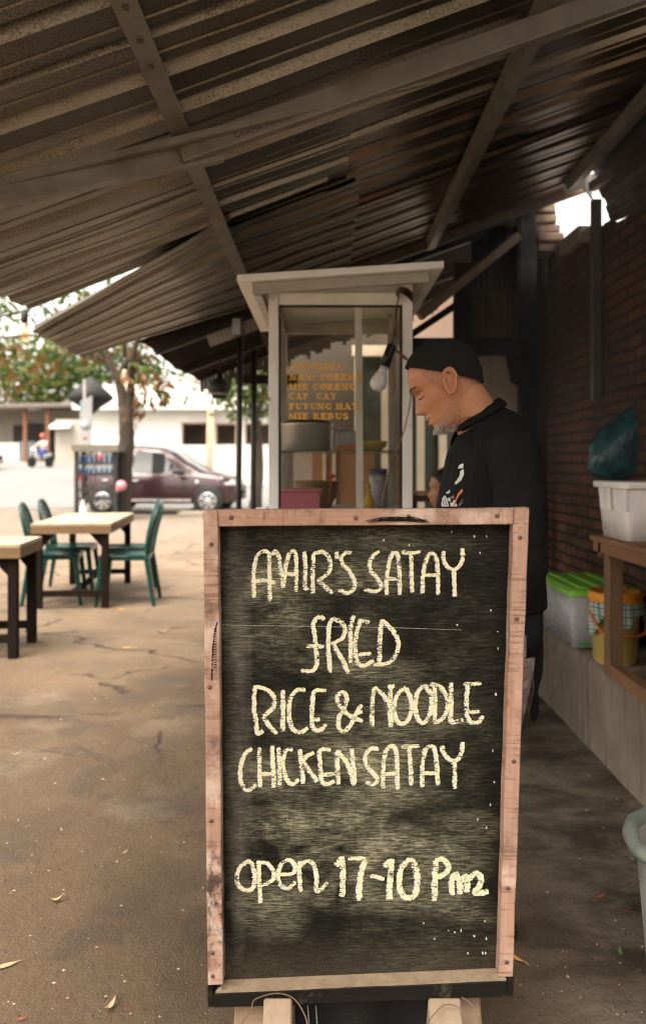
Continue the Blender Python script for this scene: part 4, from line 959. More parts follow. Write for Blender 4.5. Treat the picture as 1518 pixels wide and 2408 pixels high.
# galvanised drum, only its rim and side reach into the frame
dr = thing("metal_bucket", "dented galvanised bucket with a thick rolled rim at the right edge", "bucket", (.875,1.72,0))
gm = mat("old_galvanised", (.24,.235,.215), (.17,.165,.15), 6, rough=.55, metal=.3, bump=.25, bscale=25, dirt=(.11,.085,.06), dscale=5)
b = MB(); b.lathe([(.155,0),(.165,.01),(.198,.40),(.19,.40),(.158,.012),(0,.012)], seg=48, cap=False); b.build("bucket_body", gm, dr)
ring = [(.207*math.cos(2*math.pi*k/48), .207*math.sin(2*math.pi*k/48), .405+.003*math.sin(k)) for k in range(48)]
b = MB(); b.tube(ring, [.017+.0015*math.sin(k*2.1) for k in range(48)], 10, closed=True); b.build("rolled_rim", mat("verdigris_rim", (.20,.225,.20), (.13,.15,.13), 14, rough=.5, metal=.2, bump=.4, bscale=50), dr)

# ================================================================== TABLES AND CHAIRS IN THE YARD
top_m = wood("pale_table_top", (.33,.26,.175), (.27,.21,.135), 'y', 30, rough=.45); leg_m = wood("dark_table_wood", (.016,.011,.008), (.009,.007,.005), 'z', 40, dirt=(.03,.022,.015), rough=.9, spec=.04)
apr_m = wood("brown_apron_wood", (.17,.105,.055), (.10,.062,.034), 'x', 40)
def make_table(label, loc, rz, wd, ln):
    t = thing("wooden_table", label, "table", loc, rz, "wooden yard tables")
    n = 4
    for k in range(n):
        mb = MB(); a = -wd/2 + wd*k/n; mb.span(a+.001, a+wd/n-.001, -ln/2, ln/2, .70, .722); mb.build("top_plank", top_m, t, bevel=.002)
    mb = MB()
    for s_ in (-1,1): mb.span(-wd/2, wd/2, s_*(ln/2-.012)-.012, s_*(ln/2-.012)+.012, .635, .6995)
    mb.build("apron", apr_m, t)
    for s_ in (-1,1):
        mb = MB(); mb.span(s_*(wd/2-.012)-.012, s_*(wd/2-.012)+.012, -ln/2+.025, ln/2-.025, .635, .6995); mb.build("side_apron", apr_m, t)
    for sx in (-1,1):
        for sy in (-1,1):
            x, y = sx*(wd/2-.056), sy*(ln/2-.058)
            mb = MB(); mb.bar((x,y,0),(x,y,.699),.058,.058,up=(0,1,0)); mb.build("leg", leg_m, t, bevel=.003)
            mb = MB(); mb.prism([(x-sx*.030,y-.015,.634),(x-sx*.13,y-.015,.634),(x-sx*.030,y-.015,.52)], (0,.03,0)); mb.build("corner_brace", leg_m, t)
    for sy in (-1,1):
        mb = MB(); mb.span(-wd/2+.086, wd/2-.086, sy*(ln/2-.058)-.02, sy*(ln/2-.058)+.02, .10, .15); mb.build("stretcher", leg_m, t)
    mb = MB(); mb.span(-.02,.02,-ln/2+.079,ln/2-.079,.105,.145); mb.build("stretcher", leg_m, t)
    return t
make_table("dark legged wooden table with pale top, nearest the camera at the left edge", (-2.56,5.25,0), R(6), 1.30, .57)
make_table("dark legged wooden table with pale top, between four green plastic chairs", (-2.20,7.56,0), R(6), .66, 1.52)
b = MB(); b.box((0,0,.001),(.34,.24,.002)); plain("paper_sheet", "white sheet of paper lying on the table between the green chairs", "paper", b, mat("white_paper", (.78,.77,.74), bump=0), (-2.19,7.28,.7235)).rotation_euler = (0,0,.1)
b = MB(); b.lathe([(.028,0),(.03,.01),(.026,.10),(.012,.13),(.012,.17),(.015,.172)], seg=16); plain("white_bottle", "small white sauce bottle standing on the paper on the table", "bottle", b, mat("white_bottle_plastic", (.76,.74,.70), bump=0), (-2.17,7.32,.7265))
chair_p = mat("dark_green_plastic", (.003,.036,.029), (.0025,.029,.024), 5, rough=.28, bump=.03, spec=.3)
def make_chair(label):
    t = thing("plastic_chair", label, "chair", (0,0,0), 0, "green plastic chairs")           # faces +X, back at -X
    b = MB(); vs = []; fs = []; N = 9                                                       # slightly dished, rounded seat
    for j in range(N+1):
        for i in range(N+1):
            u, v_ = i/N*2-1, j/N*2-1
            x = .21*u; y = (.205 + .02*u)*v_*(1 - .10*max(0,abs(u)-.7)); z = .435 - .018*(1-u*u)*(1-v_*v_) + .012*max(0,u)**2*-1
            vs.append((x,y,z))
    for j in range(N):
        for i in range(N): a = j*(N+1)+i; fs.append((a,a+1,a+N+2,a+N+1))
    b.add(vs, fs, 0, True); so = b.build("seat", chair_p, t, recalc=False); so.modifiers.new("t",'SOLIDIFY').thickness = .014
    mb = MB(); rim = [(.205,-.2,.415),(.205,.2,.415),(-.19,.19,.415),(-.19,-.19,.415)]
    for k in range(4): mb.bar(rim[k], rim[(k+1)%4], .016, .045)
    mb.build("seat_skirt", chair_p, t)
    for sx in (-1,1):
        for sy in (-1,1):
            mb = MB(); mb.bar((sx*.185,sy*.18,.43),(sx*.235+(-.02 if sx<0 else 0),sy*.215,0),.055,.045,up=(1,0,0),w2=.034,h2=.03); mb.build("leg", chair_p, t, bevel=.006)
    loop = catmull([(-.19,-.185,.43),(-.215,-.20,.58),(-.255,-.185,.74),(-.285,-.11,.845),(-.295,0,.87),(-.285,.11,.845),(-.255,.185,.74),(-.215,.20,.58),(-.19,.185,.43)],5)
    mb = MB(); mb.tube(loop, .021, 8, flat=.6); bf = mb.build("back_frame", chair_p, t)
    for y in (-.115,-.058,0,.058,.115):
        zt = .85 - 2.2*y*y; mb = MB(); mb.tube(catmull([(-.195,y*.9,.43),(-.222,y,.6),(-.258,y,.74),(-.287,y*.9,zt)],4), .014, 6, flat=.35); mb.build("back_slat", chair_p, t)
    return t
ch = make_chair("green plastic chair on the table's left side, nearer the camera")
ch.location = (-2.37,7.19,0); ch.rotation_euler = (0,0,R(10))
dup(ch, (-2.44,7.86,0), R(6), "green plastic chair on the table's left side, farther from the camera")
dup(ch, (-1.72,7.14,0), R(184), "green plastic chair on the table's right side, nearer the camera")
dup(ch, (-1.88,7.78,0), R(188), "green plastic chair on the table's right side, half hidden behind the nearer one")

# ================================================================== FALLEN LEAVES AND LITTER ON THE GROUND
leaf_cols = {"dry": mat("dry_tan_leaf", (.40,.29,.16), (.28,.19,.10), 40), "yellow": mat("yellow_leaf", (.60,.36,.05), (.48,.25,.04), 40), "brown": mat("brown_leaf", (.17,.10,.055), (.11,.065,.04), 40), "green": mat("green_leaf", (.14,.23,.05), (.10,.17,.04), 40), "red": mat("red_chilli_skin", (.36,.075,.04), (.28,.06,.03), 40)}
def leaf(px, py, L, kind, rot, curl, label):
    Y = CAM_Z*F/(py-HY); p = U(px,py,Y); z = ground_z(p.x, p.y) + .004
    b = MB(); vs = []; fs = []; n = 8
    for i in range(n+1):
        t = i/n; w_ = .34*L*math.sin(math.pi*min(1,t*1.02+.0))**.8 * (1-.3*t); zz = curl*L*(t-.5)**2*2
        vs += [(L*(t-.5), -w_/2, zz+curl*w_*.5), (L*(t-.5), 0, zz), (L*(t-.5), w_/2, zz+curl*w_*.4)]
    for i in range(n):
        for k in (0,1): a = 3*i+k; fs.append((a,a+1,a+4,a+3))
    b.add(vs, fs, 0, True); b.tube([(L*.48,0,curl*L*.45),(L*.62,.02*L,curl*L*.3),(L*.8,.06*L,.0)], .0012, 4)
    o = b.build("fallen_leaf", leaf_cols[kind], recalc=False); o.location = (p.x,p.y,z); o.rotation_euler = (0,0,rot)
    return tag(o, label, "leaf", "fallen leaves on the yard")
for a in ((220,1412+1440-1412+2,.055,"x",0,0,""),)[:0]: pass
leaf(130,2122,.046,"dry",.3,.9,"curled dry tan leaf lying on the dirt left of the board")
leaf(258,2372,.045,"dry",1.2,.7,"pale curled leaf on the dirt at the bottom left")
leaf(48,2398,.022,"red",.2,.4,"tiny red brown scrap at the bottom left corner")
leaf(1216,2262,.042,"yellow",-.9,.3,"orange yellow leaf peeking out beside the board's lower right corner")
leaf(1457,2246,.036,"green",1.3,.2,"small green leaf on the ground near the metal bucket")
leaf(1405,2116,.040,"red",.3,.6,"red curled scrap on the concrete right of the board")
leaf(1472,2148,.026,"red",-.6,.4,"short red sliver on the concrete beside the metal bucket")
leaf(380,1488,.085,"dry",.4,.6,"pale crumpled leaf on the bare dirt left of the board's top half")
leaf(287,1434,.10,"yellow",.1,.3,"bright yellow leaf by the far table's right front leg")
leaf(346,1437,.06,"brown",.7,.4,"small brown leaf right of the far table near a chair leg")
leaf(300,1523,.075,"yellow",0,.1,"faded yellow leaf lying flat in the open yard")
leaf(38,1776,.034,"dry",.5,.7,"whitish scrap on the dirt at the left edge")
leaf(145,1958,.020,"dry",2,.4,"small pale leaf sliver midway down the left yard")
leaf(293,2012,.022,"dry",1.1,.4,"small pale curl on the dirt close to the board")
leaf(14,2270,.060,"dry",.5,.1,"thin dry stem at the lower left edge of the yard")
leaf(322,1665,.03,"brown",.5,.3,"tiny brown leaf beside the ground crack")
# ================================================================== THE MAN
YM = 2.2; KM = F/YM
def PM(px, py, dy=0): return U(px, py, YM+dy)
def PZ(px, z, dy=0): p = U(px, 0, YM+dy); p.z = z; return p
HC = PM(1046, 904)
HR = Matrix.Rotation(R(-11),3,'Z') @ Matrix.Rotation(R(-27),3,'Y')
def HL(v): return HC + HR @ Vector(v)
FRONT = [(-.122,-.030),(-.112,-.062),(-.100,-.080),(-.088,-.081),(-.070,-.0835),(-.045,-.085),(-.02,-.084),(.005,-.083),(.022,-.089),(.05,-.089),(.075,-.077),(.095,-.053),(.108,-.025),(.114,.0)]
BACK = [(-.122,.005),(-.10,.025),(-.08,.045),(-.06,.072),(-.04,.086),(-.01,.097),(.03,.101),(.06,.095),(.09,.068),(.105,.035),(.114,.004)]
HALF = [(-.122,.016),(-.112,.032),(-.10,.043),(-.08,.053),(-.05,.063),(-.02,.069),(.0,.072),(.03,.0745),(.06,.072),(.085,.058),(.10,.038),(.110,.018),(.114,.003)]
def g(x, s): return math.exp(-(x/s)**2)
def skull(z, q, off=0., features=True):
    f, bk, hw = lerp_table(FRONT,z), lerp_table(BACK,z), lerp_table(HALF,z)
    xc = (f+bk)/2 + .012; c, s_ = math.cos(q), math.sin(q)
    ax = (xc-f) if c < 0 else (bk-xc)
    e = .86 if c < 0 else .95
    x = xc + ax*math.copysign(abs(c)**e, c); y = hw*math.copysign(abs(s_)**.92, s_)
    if features and c < .3:
        ay = abs(y); d = 0.
        nz = 0
        if z < .018: nz = .0255*max(0, min(1, (.016-z)/.054)) if z > -.038 else .0255*max(0, 1-(-.038-z)/.013)
        d -= nz*g(y, .0085 + .006*max(0,min(1,(.01-z)/.05)))
        d -= .009*g(ay-.0125,.007)*g(z+.038,.009)                       # nostril wings
        d -= .0085*g(z+.0635,.006)*g(y,.021) + .0095*g(z+.0775,.0065)*g(y,.019)
        d += .0065*g(z+.0705,.0026)*g(y,.025)
        d -= .010*g(z+.105,.013)*g(y,.019)
        d += .005*g(z+.091,.006)*g(y,.022)
        d -= .0075*g(z-.021,.009)*g(ay-.026,.022)
        d += .013*g(z-.002,.012)*g(ay-.031,.014)
        d -= .0085*g(z+.001,.0075)*g(ay-.031,.0115)                      # closed lids over the eyes
        d += .0025*g(z+.006,.0018)*g(ay-.031,.013)                       # lid crease, lash line
        d -= .005*g(z+.027,.016)*g(ay-.045,.016)
        d += .004*g(z+.055,.016)*g(ay-.043,.012)
        d += .003*g((z+.05)+ (ay-.028)*.9,.004)*g(ay-.028,.010)          # fold from nose to mouth
        if c < 0: x += d
        else: x += d*max(0,1-c/.3)
    if off:
        nx, ny, nzv = (x-xc)/max(.03,ax), y/max(.03,hw), (z-.0)/.11
        nv = Vector((nx, ny, max(0,nzv)**3)); nv.normalize(); return Vector((x,y,z)) + nv*off
    return Vector((x,y,z))
def head_rings(off=0., features=True, z0=-.122, z1=.114, nz=74, nq=72):
    out = []
    for i in range(nz+1):
        z = z0 + (z1-z0)*i/nz
        out.append([skull(z, 2*math.pi*k/nq, off, features) for k in range(nq)])
    return out
man = None
b = MB()
b.rings([[HL(v) for v in r] for r in head_rings()])
# ears
for sy in (-1,1):
    M_ = Matrix.Rotation(R(18),3,'Y')
    def E(u, v_, o): return HL(Vector((.010,sy*(.0765+o),-.004)) + M_ @ Vector((u*.019+.006, sy*(.004+.010*max(0,u)), v_*.033)))
    rim = [E(math.cos(R(a))*(1 if math.sin(R(a))>0 else .8), math.sin(R(a)), .004 + .005*max(0,math.cos(R(a)))) for a in range(-150, 165, 15)]
    b.tube(catmull(rim,2), [.0038]*len(catmull(rim,2)), 8)
    b.rings([[E(math.cos(R(a))*rr, math.sin(R(a))*rr, o_) for a in range(0,360,20)] for rr, o_ in ((.98,-.010),(.98,.003),(.72,.002),(.45,-.003),(.15,-.004))])
    b.tube([E(-.5,-.75,.002),E(-.3,-1.05,.003),E(.1,-1.0,.003)], [.005,.0065,.005], 8)
    b.tube([E(-.75,.1,.002),E(-.8,-.2,.004),E(-.6,-.5,.002)], [.004,.005,.004], 8)
# neck, torso, legs
NB_ = PM(1124, 1000)
b.tube([HL((.022,0,-.02)), HL((.029,0,-.06)), HL((.036,0,-.095)), PM(1104,968), PM(1118,992), PM(1142,1036)], [.058,.0595,.058,.0575,.058,.07], 28)
def ell(c, rx, ry, n=32, tilt=0., ph=0.):
    return [Vector((c.x + rx*math.cos(2*math.pi*k/n), c.y + ry*math.sin(2*math.pi*k/n), c.z + tilt*math.cos(2*math.pi*k/n))) for k in range(n)]
TOR = [((1124,1002),.050,.060,.03),((1142,1024),.075,.130,.03),((1156,1052),.098,.175,.015),((1163,1110),.112,.190,0),((1160,1180),.118,.178,0),((1158,1260),.122,.172,0),((1160,1340),.122,.170,0),((1165,1420),.120,.172,0),((1170,1480),.112,.170,0),((1172,1530),.095,.160,0)]
b.rings([ell(PM(*c), rx, ry, 32, t) for c, rx, ry, t in TOR])
for sy, fx in ((-1,1186),(1,1160)):
    hip = PZ(1168,.79,sy*.085); kn = PZ(fx-45,.44,sy*.095); an = PZ(fx-36,.075,sy*.095)
    b.tube([hip, hip.lerp(kn,.35), hip.lerp(kn,.75), kn, kn.lerp(an,.3), kn.lerp(an,.75), an], [.092,.085,.066,.055,.057,.040,.036], 18)
    heel = an + Vector((.03,0,-.045)); b.tube([heel, an+Vector((-.03,0,-.035)), an+Vector((-.12,sy*.01,-.052)), an+Vector((-.175,sy*.015,-.06))], [.028,.038,.034,.02], 12, flat=.75)
ARM = []
for sy in (-1,1):
    if sy < 0: pts = [PM(1192,1042,-.15), PM(1214,1135,-.195), PM(1216,1250,-.215), PM(1214,1345,-.215), PM(1130,1412,-.20), PM(1050,1416,-.16)]
    else: pts = [PM(1165,1035,.165), PM(1165,1140,.21), PM(1158,1250,.225), PM(1150,1330,.22), PM(1070,1400,.17), PM(1000,1418,.12)]
    ARM.append(pts); b.tube(pts, [.058,.050,.044,.042,.036,.027], 16)
    # hand: palm and five fingers closing on the tool held in front
    w_ = pts[-1]; f_ = (pts[-1]-pts[-2]).normalized(); dn = Vector((0,0,-1)); sd = f_.cross(dn).normalized()*(1 if sy<0 else -1)
    pc = w_ + f_*.05
    b.rings([[w_ + f_*t + sd*(wd*math.cos(2*math.pi*k/14)) + f_.cross(sd)*(th*math.sin(2*math.pi*k/14)) for k in range(14)] for t, wd, th in ((-.01,.026,.022),(.02,.034,.018),(.055,.041,.016),(.085,.040,.013))])
    for fi, (o_, L) in enumerate(((-.030,.058),(-.010,.068),(.010,.064),(.029,.050))):
        r0_ = w_ + f_*.082 + sd*o_
        b.tube([r0_, r0_+f_*L*.38+dn*.004, r0_+f_*L*.55+dn*(L*.36), r0_+f_*L*.32+dn*(L*.62)], [.0092,.0088,.0080,.0066], 8)
    t0 = w_ + f_*.025 - sd*.030
    b.tube([t0, t0 - sd*.018 + f_*.022 + dn*.012, t0 - sd*.012 + f_*.045 + dn*.026], [.0115,.010,.0078], 8)
def fuse(mb, vox, smooth=2):
    me = bpy.data.meshes.new("tmp"); me.from_pydata(mb.v, [], mb.f)
    bm = bmesh.new(); bm.from_mesh(me); bmesh.ops.recalc_face_normals(bm, faces=bm.faces); bm.to_mesh(me); bm.free()
    o = bpy.data.objects.new("tmp", me); COL.objects.link(o)
    r = o.modifiers.new("r",'REMESH'); r.mode = 'VOXEL'; r.voxel_size = vox; r.use_smooth_shade = True
    if smooth: q = o.modifiers.new("s",'SMOOTH'); q.factor = .5; q.iterations = smooth
    bpy.context.view_layer.update()
    out = bpy.data.meshes.new_from_object(o.evaluated_get(bpy.context.evaluated_depsgraph_get()))
    bpy.data.objects.remove(o); bpy.data.meshes.remove(me); return out
def link(me, name, mats, parent=None):
    me.name = name; me.materials.clear()
    for m in (mats if isinstance(mats,(list,tuple)) else [mats]): me.materials.append(m)
    o = bpy.data.objects.new(name, me); COL.objects.link(o)
    if parent is not None: o.parent = parent
    return o
def skin_mat():
    s = NT("weathered_skin"); v = s.map(); n = s.noise(v, 26, 5, .6); f = s.noise(v, 420, 3, .6); m2 = s.noise(v, 9, 3)
    col = s.mix(s.ramp(n, .35, .68), (.43,.19,.10), (.36,.15,.075)); col = s.mix(s.ramp(m2, .5, .7, 0, .5), col, (.44,.19,.11))
    # lips darker, brown
    geo = HC + HR @ Vector((-.088,0,-.071)); x, y, z = s.sep(s.tc.outputs["Object"])
    def near(c, r): 
        vs_ = s.n("ShaderNodeVectorMath", operation='DISTANCE'); s.l(s.tc.outputs["Object"], vs_.inputs[0]); vs_.inputs[1].default_value = tuple(c); return s.ramp(vs_.outputs["Value"], r, r*.55)
    col = s.mix(s.math('MULTIPLY', near(geo, .024), .55), col, (.20,.075,.055))
    return s.done(s.bsdf(col, s.ramp(f,.3,.7,.42,.58), 0, s.bump(s.math('ADD', f, s.math('MULTIPLY', n, 2)), .18, .002), .4, Subsurface_Weight=.12, Subsurface_Scale=.01))
man = link(fuse(b, .0032, 1), "person", skin_mat())
tag(man, "man in black knit cap and jacket with grey goatee, looking down beside the cart", "person")
# --- cap
cap_m = NT("black_knit"); v = cap_m.map(); kn_ = cap_m.noise(v, 520, 2); rib = cap_m.noise(cap_m.map((1,1,4)), 160, 3)
cap_mat = cap_m.done(cap_m.bsdf(cap_m.mix(cap_m.ramp(rib,.3,.7), (.010,.010,.010), (.016,.015,.014)), .95, 0, cap_m.bump(cap_m.math('ADD', kn_, rib), .5, .002), .15))
def shell(off, name, m, planes, z0, parent, nz=60, thick=.003, rings=None):
    mb = MB(); mb.rings(rings or head_rings(off, False, z0, .114, nz), cap=False)
    me = bpy.data.meshes.new(name); me.from_pydata(mb.v, [], mb.f); bm = bmesh.new(); bm.from_mesh(me)
    bmesh.ops.contextual_create(bm, geom=[v for v in bm.verts if abs(v.co.z) > 9])
    for co, no in planes:
        bmesh.ops.bisect_plane(bm, geom=bm.verts[:]+bm.edges[:]+bm.faces[:], plane_co=co, plane_no=no, clear_outer=True)
    for vv in bm.verts: vv.co = HL(vv.co)
    for ff in bm.faces: ff.smooth = True
    bmesh.ops.recalc_face_normals(bm, faces=bm.faces); bm.to_mesh(me); bm.free()
    o = link(me, name, m, parent); so = o.modifiers.new("t",'SOLIDIFY'); so.thickness = thick; so.offset = 1; return o
pf, pb_ = Vector((-.066,0,.082)), Vector((.088,0,-.040)); ln = (pb_-pf).normalized()
pn = Vector((ln.z,0,-ln.x)); pn = -pn if pn.z > 0 else pn
rings_ = []
for i in range(61):
    t = i/60; z = -.06 + (.114+.06)*t
    rings_.append([skull(z, 2*math.pi*k/72, .0065 + (.007*max(0,(z-.05)/.064)), False) for k in range(72)])
top = rings_[-1]; c_ = sum(top, Vector())/len(top)
for sc_ in (.6,.25,.02): rings_.append([c_ + (p-c_)*sc_ + Vector((0,0,.003*(1-sc_))) for p in top])
shell(0, "knit_cap", cap_mat, [(pf, pn)], 0, man, rings=rings_)
# --- hair stubble, brows, beard: tiny tapered strands
def strands(name, gen, n, m, parent, rnd):
    mb = MB()
    for _ in range(n):
        r = gen(rnd)
        if r is None: continue
        p, d, L, wd, mi = r; d = d.normalized(); s_ = d.cross(Vector((rnd.uniform(-1,1),rnd.uniform(-1,1),rnd.uniform(-1,1)))).normalized()*wd
        mb.add([HL(p-s_), HL(p+s_), HL(p+d*L*.6+s_*.6), HL(p+d*L)], [(0,1,2),(0,2,3)], mi)
    return mb.build(name, m, parent, recalc=False)
hair_b = mat("dark_hair", (.022,.018,.016), bump=0, rough=.6); hair_g = mat("grey_hair", (.34,.32,.30), bump=0, rough=.6); hair_w = mat("white_hair", (.58,.56,.53), bump=0, rough=.6); hair_r = mat("brown_hair", (.10,.06,.04), bump=0, rough=.6)
def gen_hair(r):
    z = r.uniform(-.065,.088); q = r.uniform(.35, 2.45)*(1 if r.random()<.5 else -1); p = skull(z, q, .0005, False)
    if (p-pf).dot(pn) < -.004: return None
    lim = -.002 + .9*(p.x+.03) if p.x < -.0 else .02-1.05*p.x                # sideburn, then down the nape
    if p.x < -.042 + .3*max(0,.05-z) or z < (-.012 if p.x < .005 else (.022-.9*p.x if p.x>.03 else .018)): return None
    c = skull(z,q,.01,False)-skull(z,q,0,False)
    return p, Vector((.25,0,-1))+c.normalized()*.35, r.uniform(.004,.007), .00042, (0 if r.random()<.22 else (1 if r.random()<.62 else 3))
strands("short_hair", gen_hair, 7000, [hair_b, hair_g, hair_w, hair_r], man, random.Random(2))
def gen_brow(r):
    sy = r.choice((-1,1)); ay = r.uniform(.010,.047); z = .0235 + .003*math.sin((ay-.01)/.037*2.6) + r.uniform(-.0035,.0035)
    q = math.pi - sy*math.asin(min(.99,(ay/.0745)**1.08)); p = skull(z, q); p.x -= .0012
    return p, Vector((.1,sy*1,-.15+r.uniform(-.2,.3))) + Vector((-.25,0,0)), r.uniform(.006,.011), .0005, 0
strands("eyebrows", gen_brow, 520, [hair_r], man, random.Random(3))
def gen_lash(r):
    sy = r.choice((-1,1)); ay = r.uniform(.018,.045); z = -.0065 + .0020*((ay-.031)/.013)**2 + r.uniform(-.0008,.0008)
    q = math.pi - sy*math.asin(min(.99,(ay/.0715)**1.08)); p = skull(z, q); p.x -= .0006
    return p, Vector((-.8,sy*.4,-.55)), r.uniform(.003,.006), .0005, 0
strands("eyelashes", gen_lash, 160, [hair_b], man, random.Random(4))
def gen_beard(r):
    if r.random() < .8:                                                # goatee and chin
        z = r.uniform(-.121,-.086); q = math.pi + r.gauss(0,.62); L = r.uniform(.005,.011)
        if abs(q-math.pi) > 1.35: return None
        if z > -.096 and abs(q-math.pi) < .5: return None
    elif r.random() < .35: z = r.uniform(-.059,-.052); q = math.pi + r.gauss(0,.3); L = .004
    else:
        z = r.uniform(-.112,-.060); q = math.pi + r.choice((-1,1))*r.uniform(.9,1.7); L = r.uniform(.003,.008)
    p = skull(z, q); o_ = skull(z,q,.01,False)-skull(z,q,0,False)
    return p, Vector((-.15,0,-1))+o_.normalized()*.5, L, .00055, (2 if r.random()<.72 else (1 if r.random()<.8 else 0))
strands("beard", gen_beard, 1500, [hair_b, hair_g, hair_w], man, random.Random(5))
# --- clothes
def cloth(name, c, c2, fold=12):
    s = NT(name); v = s.map((1,1,.4)); n = s.noise(v, fold, 5, .55, .4); w_ = s.noise(s.map(), 700, 2)
    return s.done(s.bsdf(s.mix(s.ramp(n,.3,.7), c, c2), .88, 0, s.bump(w_, .25, .0008, s.bump(n, .6, .03)), .15))
jack_m = cloth("black_jacket_cloth", (.0055,.0057,.0064), (.009,.0093,.0104)); shirt_m = cloth("black_tee_cloth", (.006,.006,.0066), (.009,.009,.0095))
b = MB(); b.rings([ell(PM(*c), rx, ry, 32, t) for c, rx, ry, t in
   [((1118,996),.052,.066,.034),((1128,1012),.070,.105,.030),((1142,1034),.094,.150,.018),((1148,1062),.112,.176,.006),((1150,1100),.122,.186,0),((1147,1150),.131,.186,0),((1143,1195),.136,.184,0),((1145,1300),.136,.182,0),((1158,1430),.132,.180,0)]])
shirt = link(fuse(b, .006, 3), "tshirt", shirt_m, man)
b = MB()
b.rings([ell(PM(*c), rx, ry, 36, t) for c, rx, ry, t in
   [((1122,986),.058,.072,.036),((1136,1003),.082,.118,.034),((1153,1028),.104,.166,.020),((1166,1062),.113,.188,.008),((1168,1110),.114,.192,0),((1168,1180),.116,.192,0),((1168,1270),.118,.190,0),((1168,1360),.120,.188,0),((1172,1420),.120,.188,0)]])
for sy, pts in ((-1,ARM[0]),(1,ARM[1])):
    P = catmull(pts[:5] + [pts[4].lerp(pts[5],.45)], 5); n = len(P)
    rad = [lerp_table([(0,.066),(.2,.064),(.45,.060),(.62,.062),(.75,.060),(.9,.054),(1,.052)], i/(n-1)) + .0022*math.sin(i*1.9) for i in range(n)]
    b.tube(P, rad, 20)
me = fuse(b, .006, 4)
bm = bmesh.new(); bm.from_mesh(me)                      # open front: cut a slanting plane through the chest
n1 = Vector((-1,0,.06)).normalized()
keep = []
sel = [f for f in bm.faces if (f.calc_center_median() - PM(1091,1100)).dot(n1) > 0 and f.calc_center_median().y < YM+.03 and f.calc_center_median().y > YM-.175 or ((f.calc_center_median()-PM(1091,1100)).dot(n1) > .03 and abs(f.calc_center_median().y-YM) < .15 and f.calc_center_median().z > .9)]
bmesh.ops.delete(bm, geom=sel, context='FACES')
for v in bm.verts:                                       # soft hanging folds
    k = mnoise.noise(Vector((v.co.x*14, v.co.y*14, v.co.z*3.2))); v.co += v.normal*(.006*k)
for f in bm.faces: f.smooth = True
bm.to_mesh(me); bm.free()
jk = link(me, "jacket", jack_m, man); so = jk.modifiers.new("t",'SOLIDIFY'); so.thickness = .004; so.offset = 0
# stand-up collar folded round the neck
b = MB(); vs = []; fs = []; N = 40
cA, cB = PM(1118,990), PM(1112,974)
for j in range(7):
    t = j/6
    for i in range(N+1):
        q = R(-154 + 308*i/N)
        rx, ry = (.062-.004*t, .072-.006*t) if j < 5 else (.062+.004*(j-4), .072+.004*(j-4))
        c = cA.lerp(cB, min(t,.7)/.7*1.0) if j < 5 else cA.lerp(cB, 1-.3*(j-4))
        tilt = .038*math.cos(q)
        vs.append((c.x + rx*math.cos(q) + .012, c.y + ry*math.sin(q), c.z + tilt - (0 if j < 5 else .004*(j-4)) + .004))
for j in range(6):
    for i in range(N): a = j*(N+1)+i; fs.append((a,a+1,a+N+2,a+N+1))
b.add(vs, fs, 0, True); co = b.build("collar", jack_m, jk, recalc=False); so = co.modifiers.new("t",'SOLIDIFY'); so.thickness = .005
# hem flap, shorts, apron ties
b = MB(); b.rings([ell(PM(*c), rx, ry, 32) for c, rx, ry in [((1166,1396),.116,.182),((1168,1470),.116,.180),((1168,1514),.114,.178)]], cap=False)
sk = b.build("apron", cloth("black_apron", (.008,.009,.011), (.013,.014,.017)), man); sk.modifiers.new("t",'SOLIDIFY').thickness = .004
sh_m = NT("patterned_shorts"); v = sh_m.map(); x, y, z = sh_m.sep(sh_m.tc.outputs["Object"]); vo = sh_m.voro(v, 26); lnz = sh_m.noise(sh_m.map((1,1,12)), 16, 3)
cc = sh_m.mix(sh_m.ramp(vo,.3,.5), (.34,.27,.25), (.22,.165,.155)); cc = sh_m.mix(sh_m.ramp(lnz,.55,.6,0,.7), cc, (.10,.075,.075)); cc = sh_m.mix(sh_m.ramp(sh_m.noise(v,18,2),.68,.72), cc, (.45,.06,.05))
shm = sh_m.done(sh_m.bsdf(cc, .9, 0, None, .2))
b = MB()
for sy in (-1,1):
    b.rings([ell(PM(px, py, sy*.085), r, r*1.02, 24) for px, py, r in ((1168,1470,.101),(1163,1560,.101),(1148,1660,.095),(1130,1750,.090))])
b.rings([ell(PM(1164,1440), .112, .172, 24), ell(PM(1160,1520), .104, .164, 24)])
link(fuse(b, .008, 2), "shorts", shm, man)
b = MB(); vs = []; fs = []
path = [((1263,1480),11),((1266,1530),11),((1264,1580),10),((1259,1625),3.5),((1258,1650),8),((1255,1675),10),((1253,1695),4)]
for (p_, w_) in path: 
    a = PM(p_[0]-w_,p_[1],-.12); c = PM(p_[0]+w_*.9,p_[1],-.11); vs += [a, c]
fs = [(2*i,2*i+1,2*i+3,2*i+2) for i in range(len(path)-1)]; b.add(vs, fs)
ap = b.build("apron_tie", jack_m, man, recalc=False); ap.modifiers.new("t",'SOLIDIFY').thickness = .003
sand = mat("worn_rubber_sandal", (.03,.028,.026), rough=.8)
for sy, fx in ((-1,1186),(1,1160)):
    an = PZ(fx-36,.075,sy*.095); b = MB(); taper_box(b, .27, .10, .27, .10, 0.003, .018, .045); o = b.build("sandal", sand, man)
    o.data.transform(Matrix.Translation((an.x-.065, an.y, 0)))
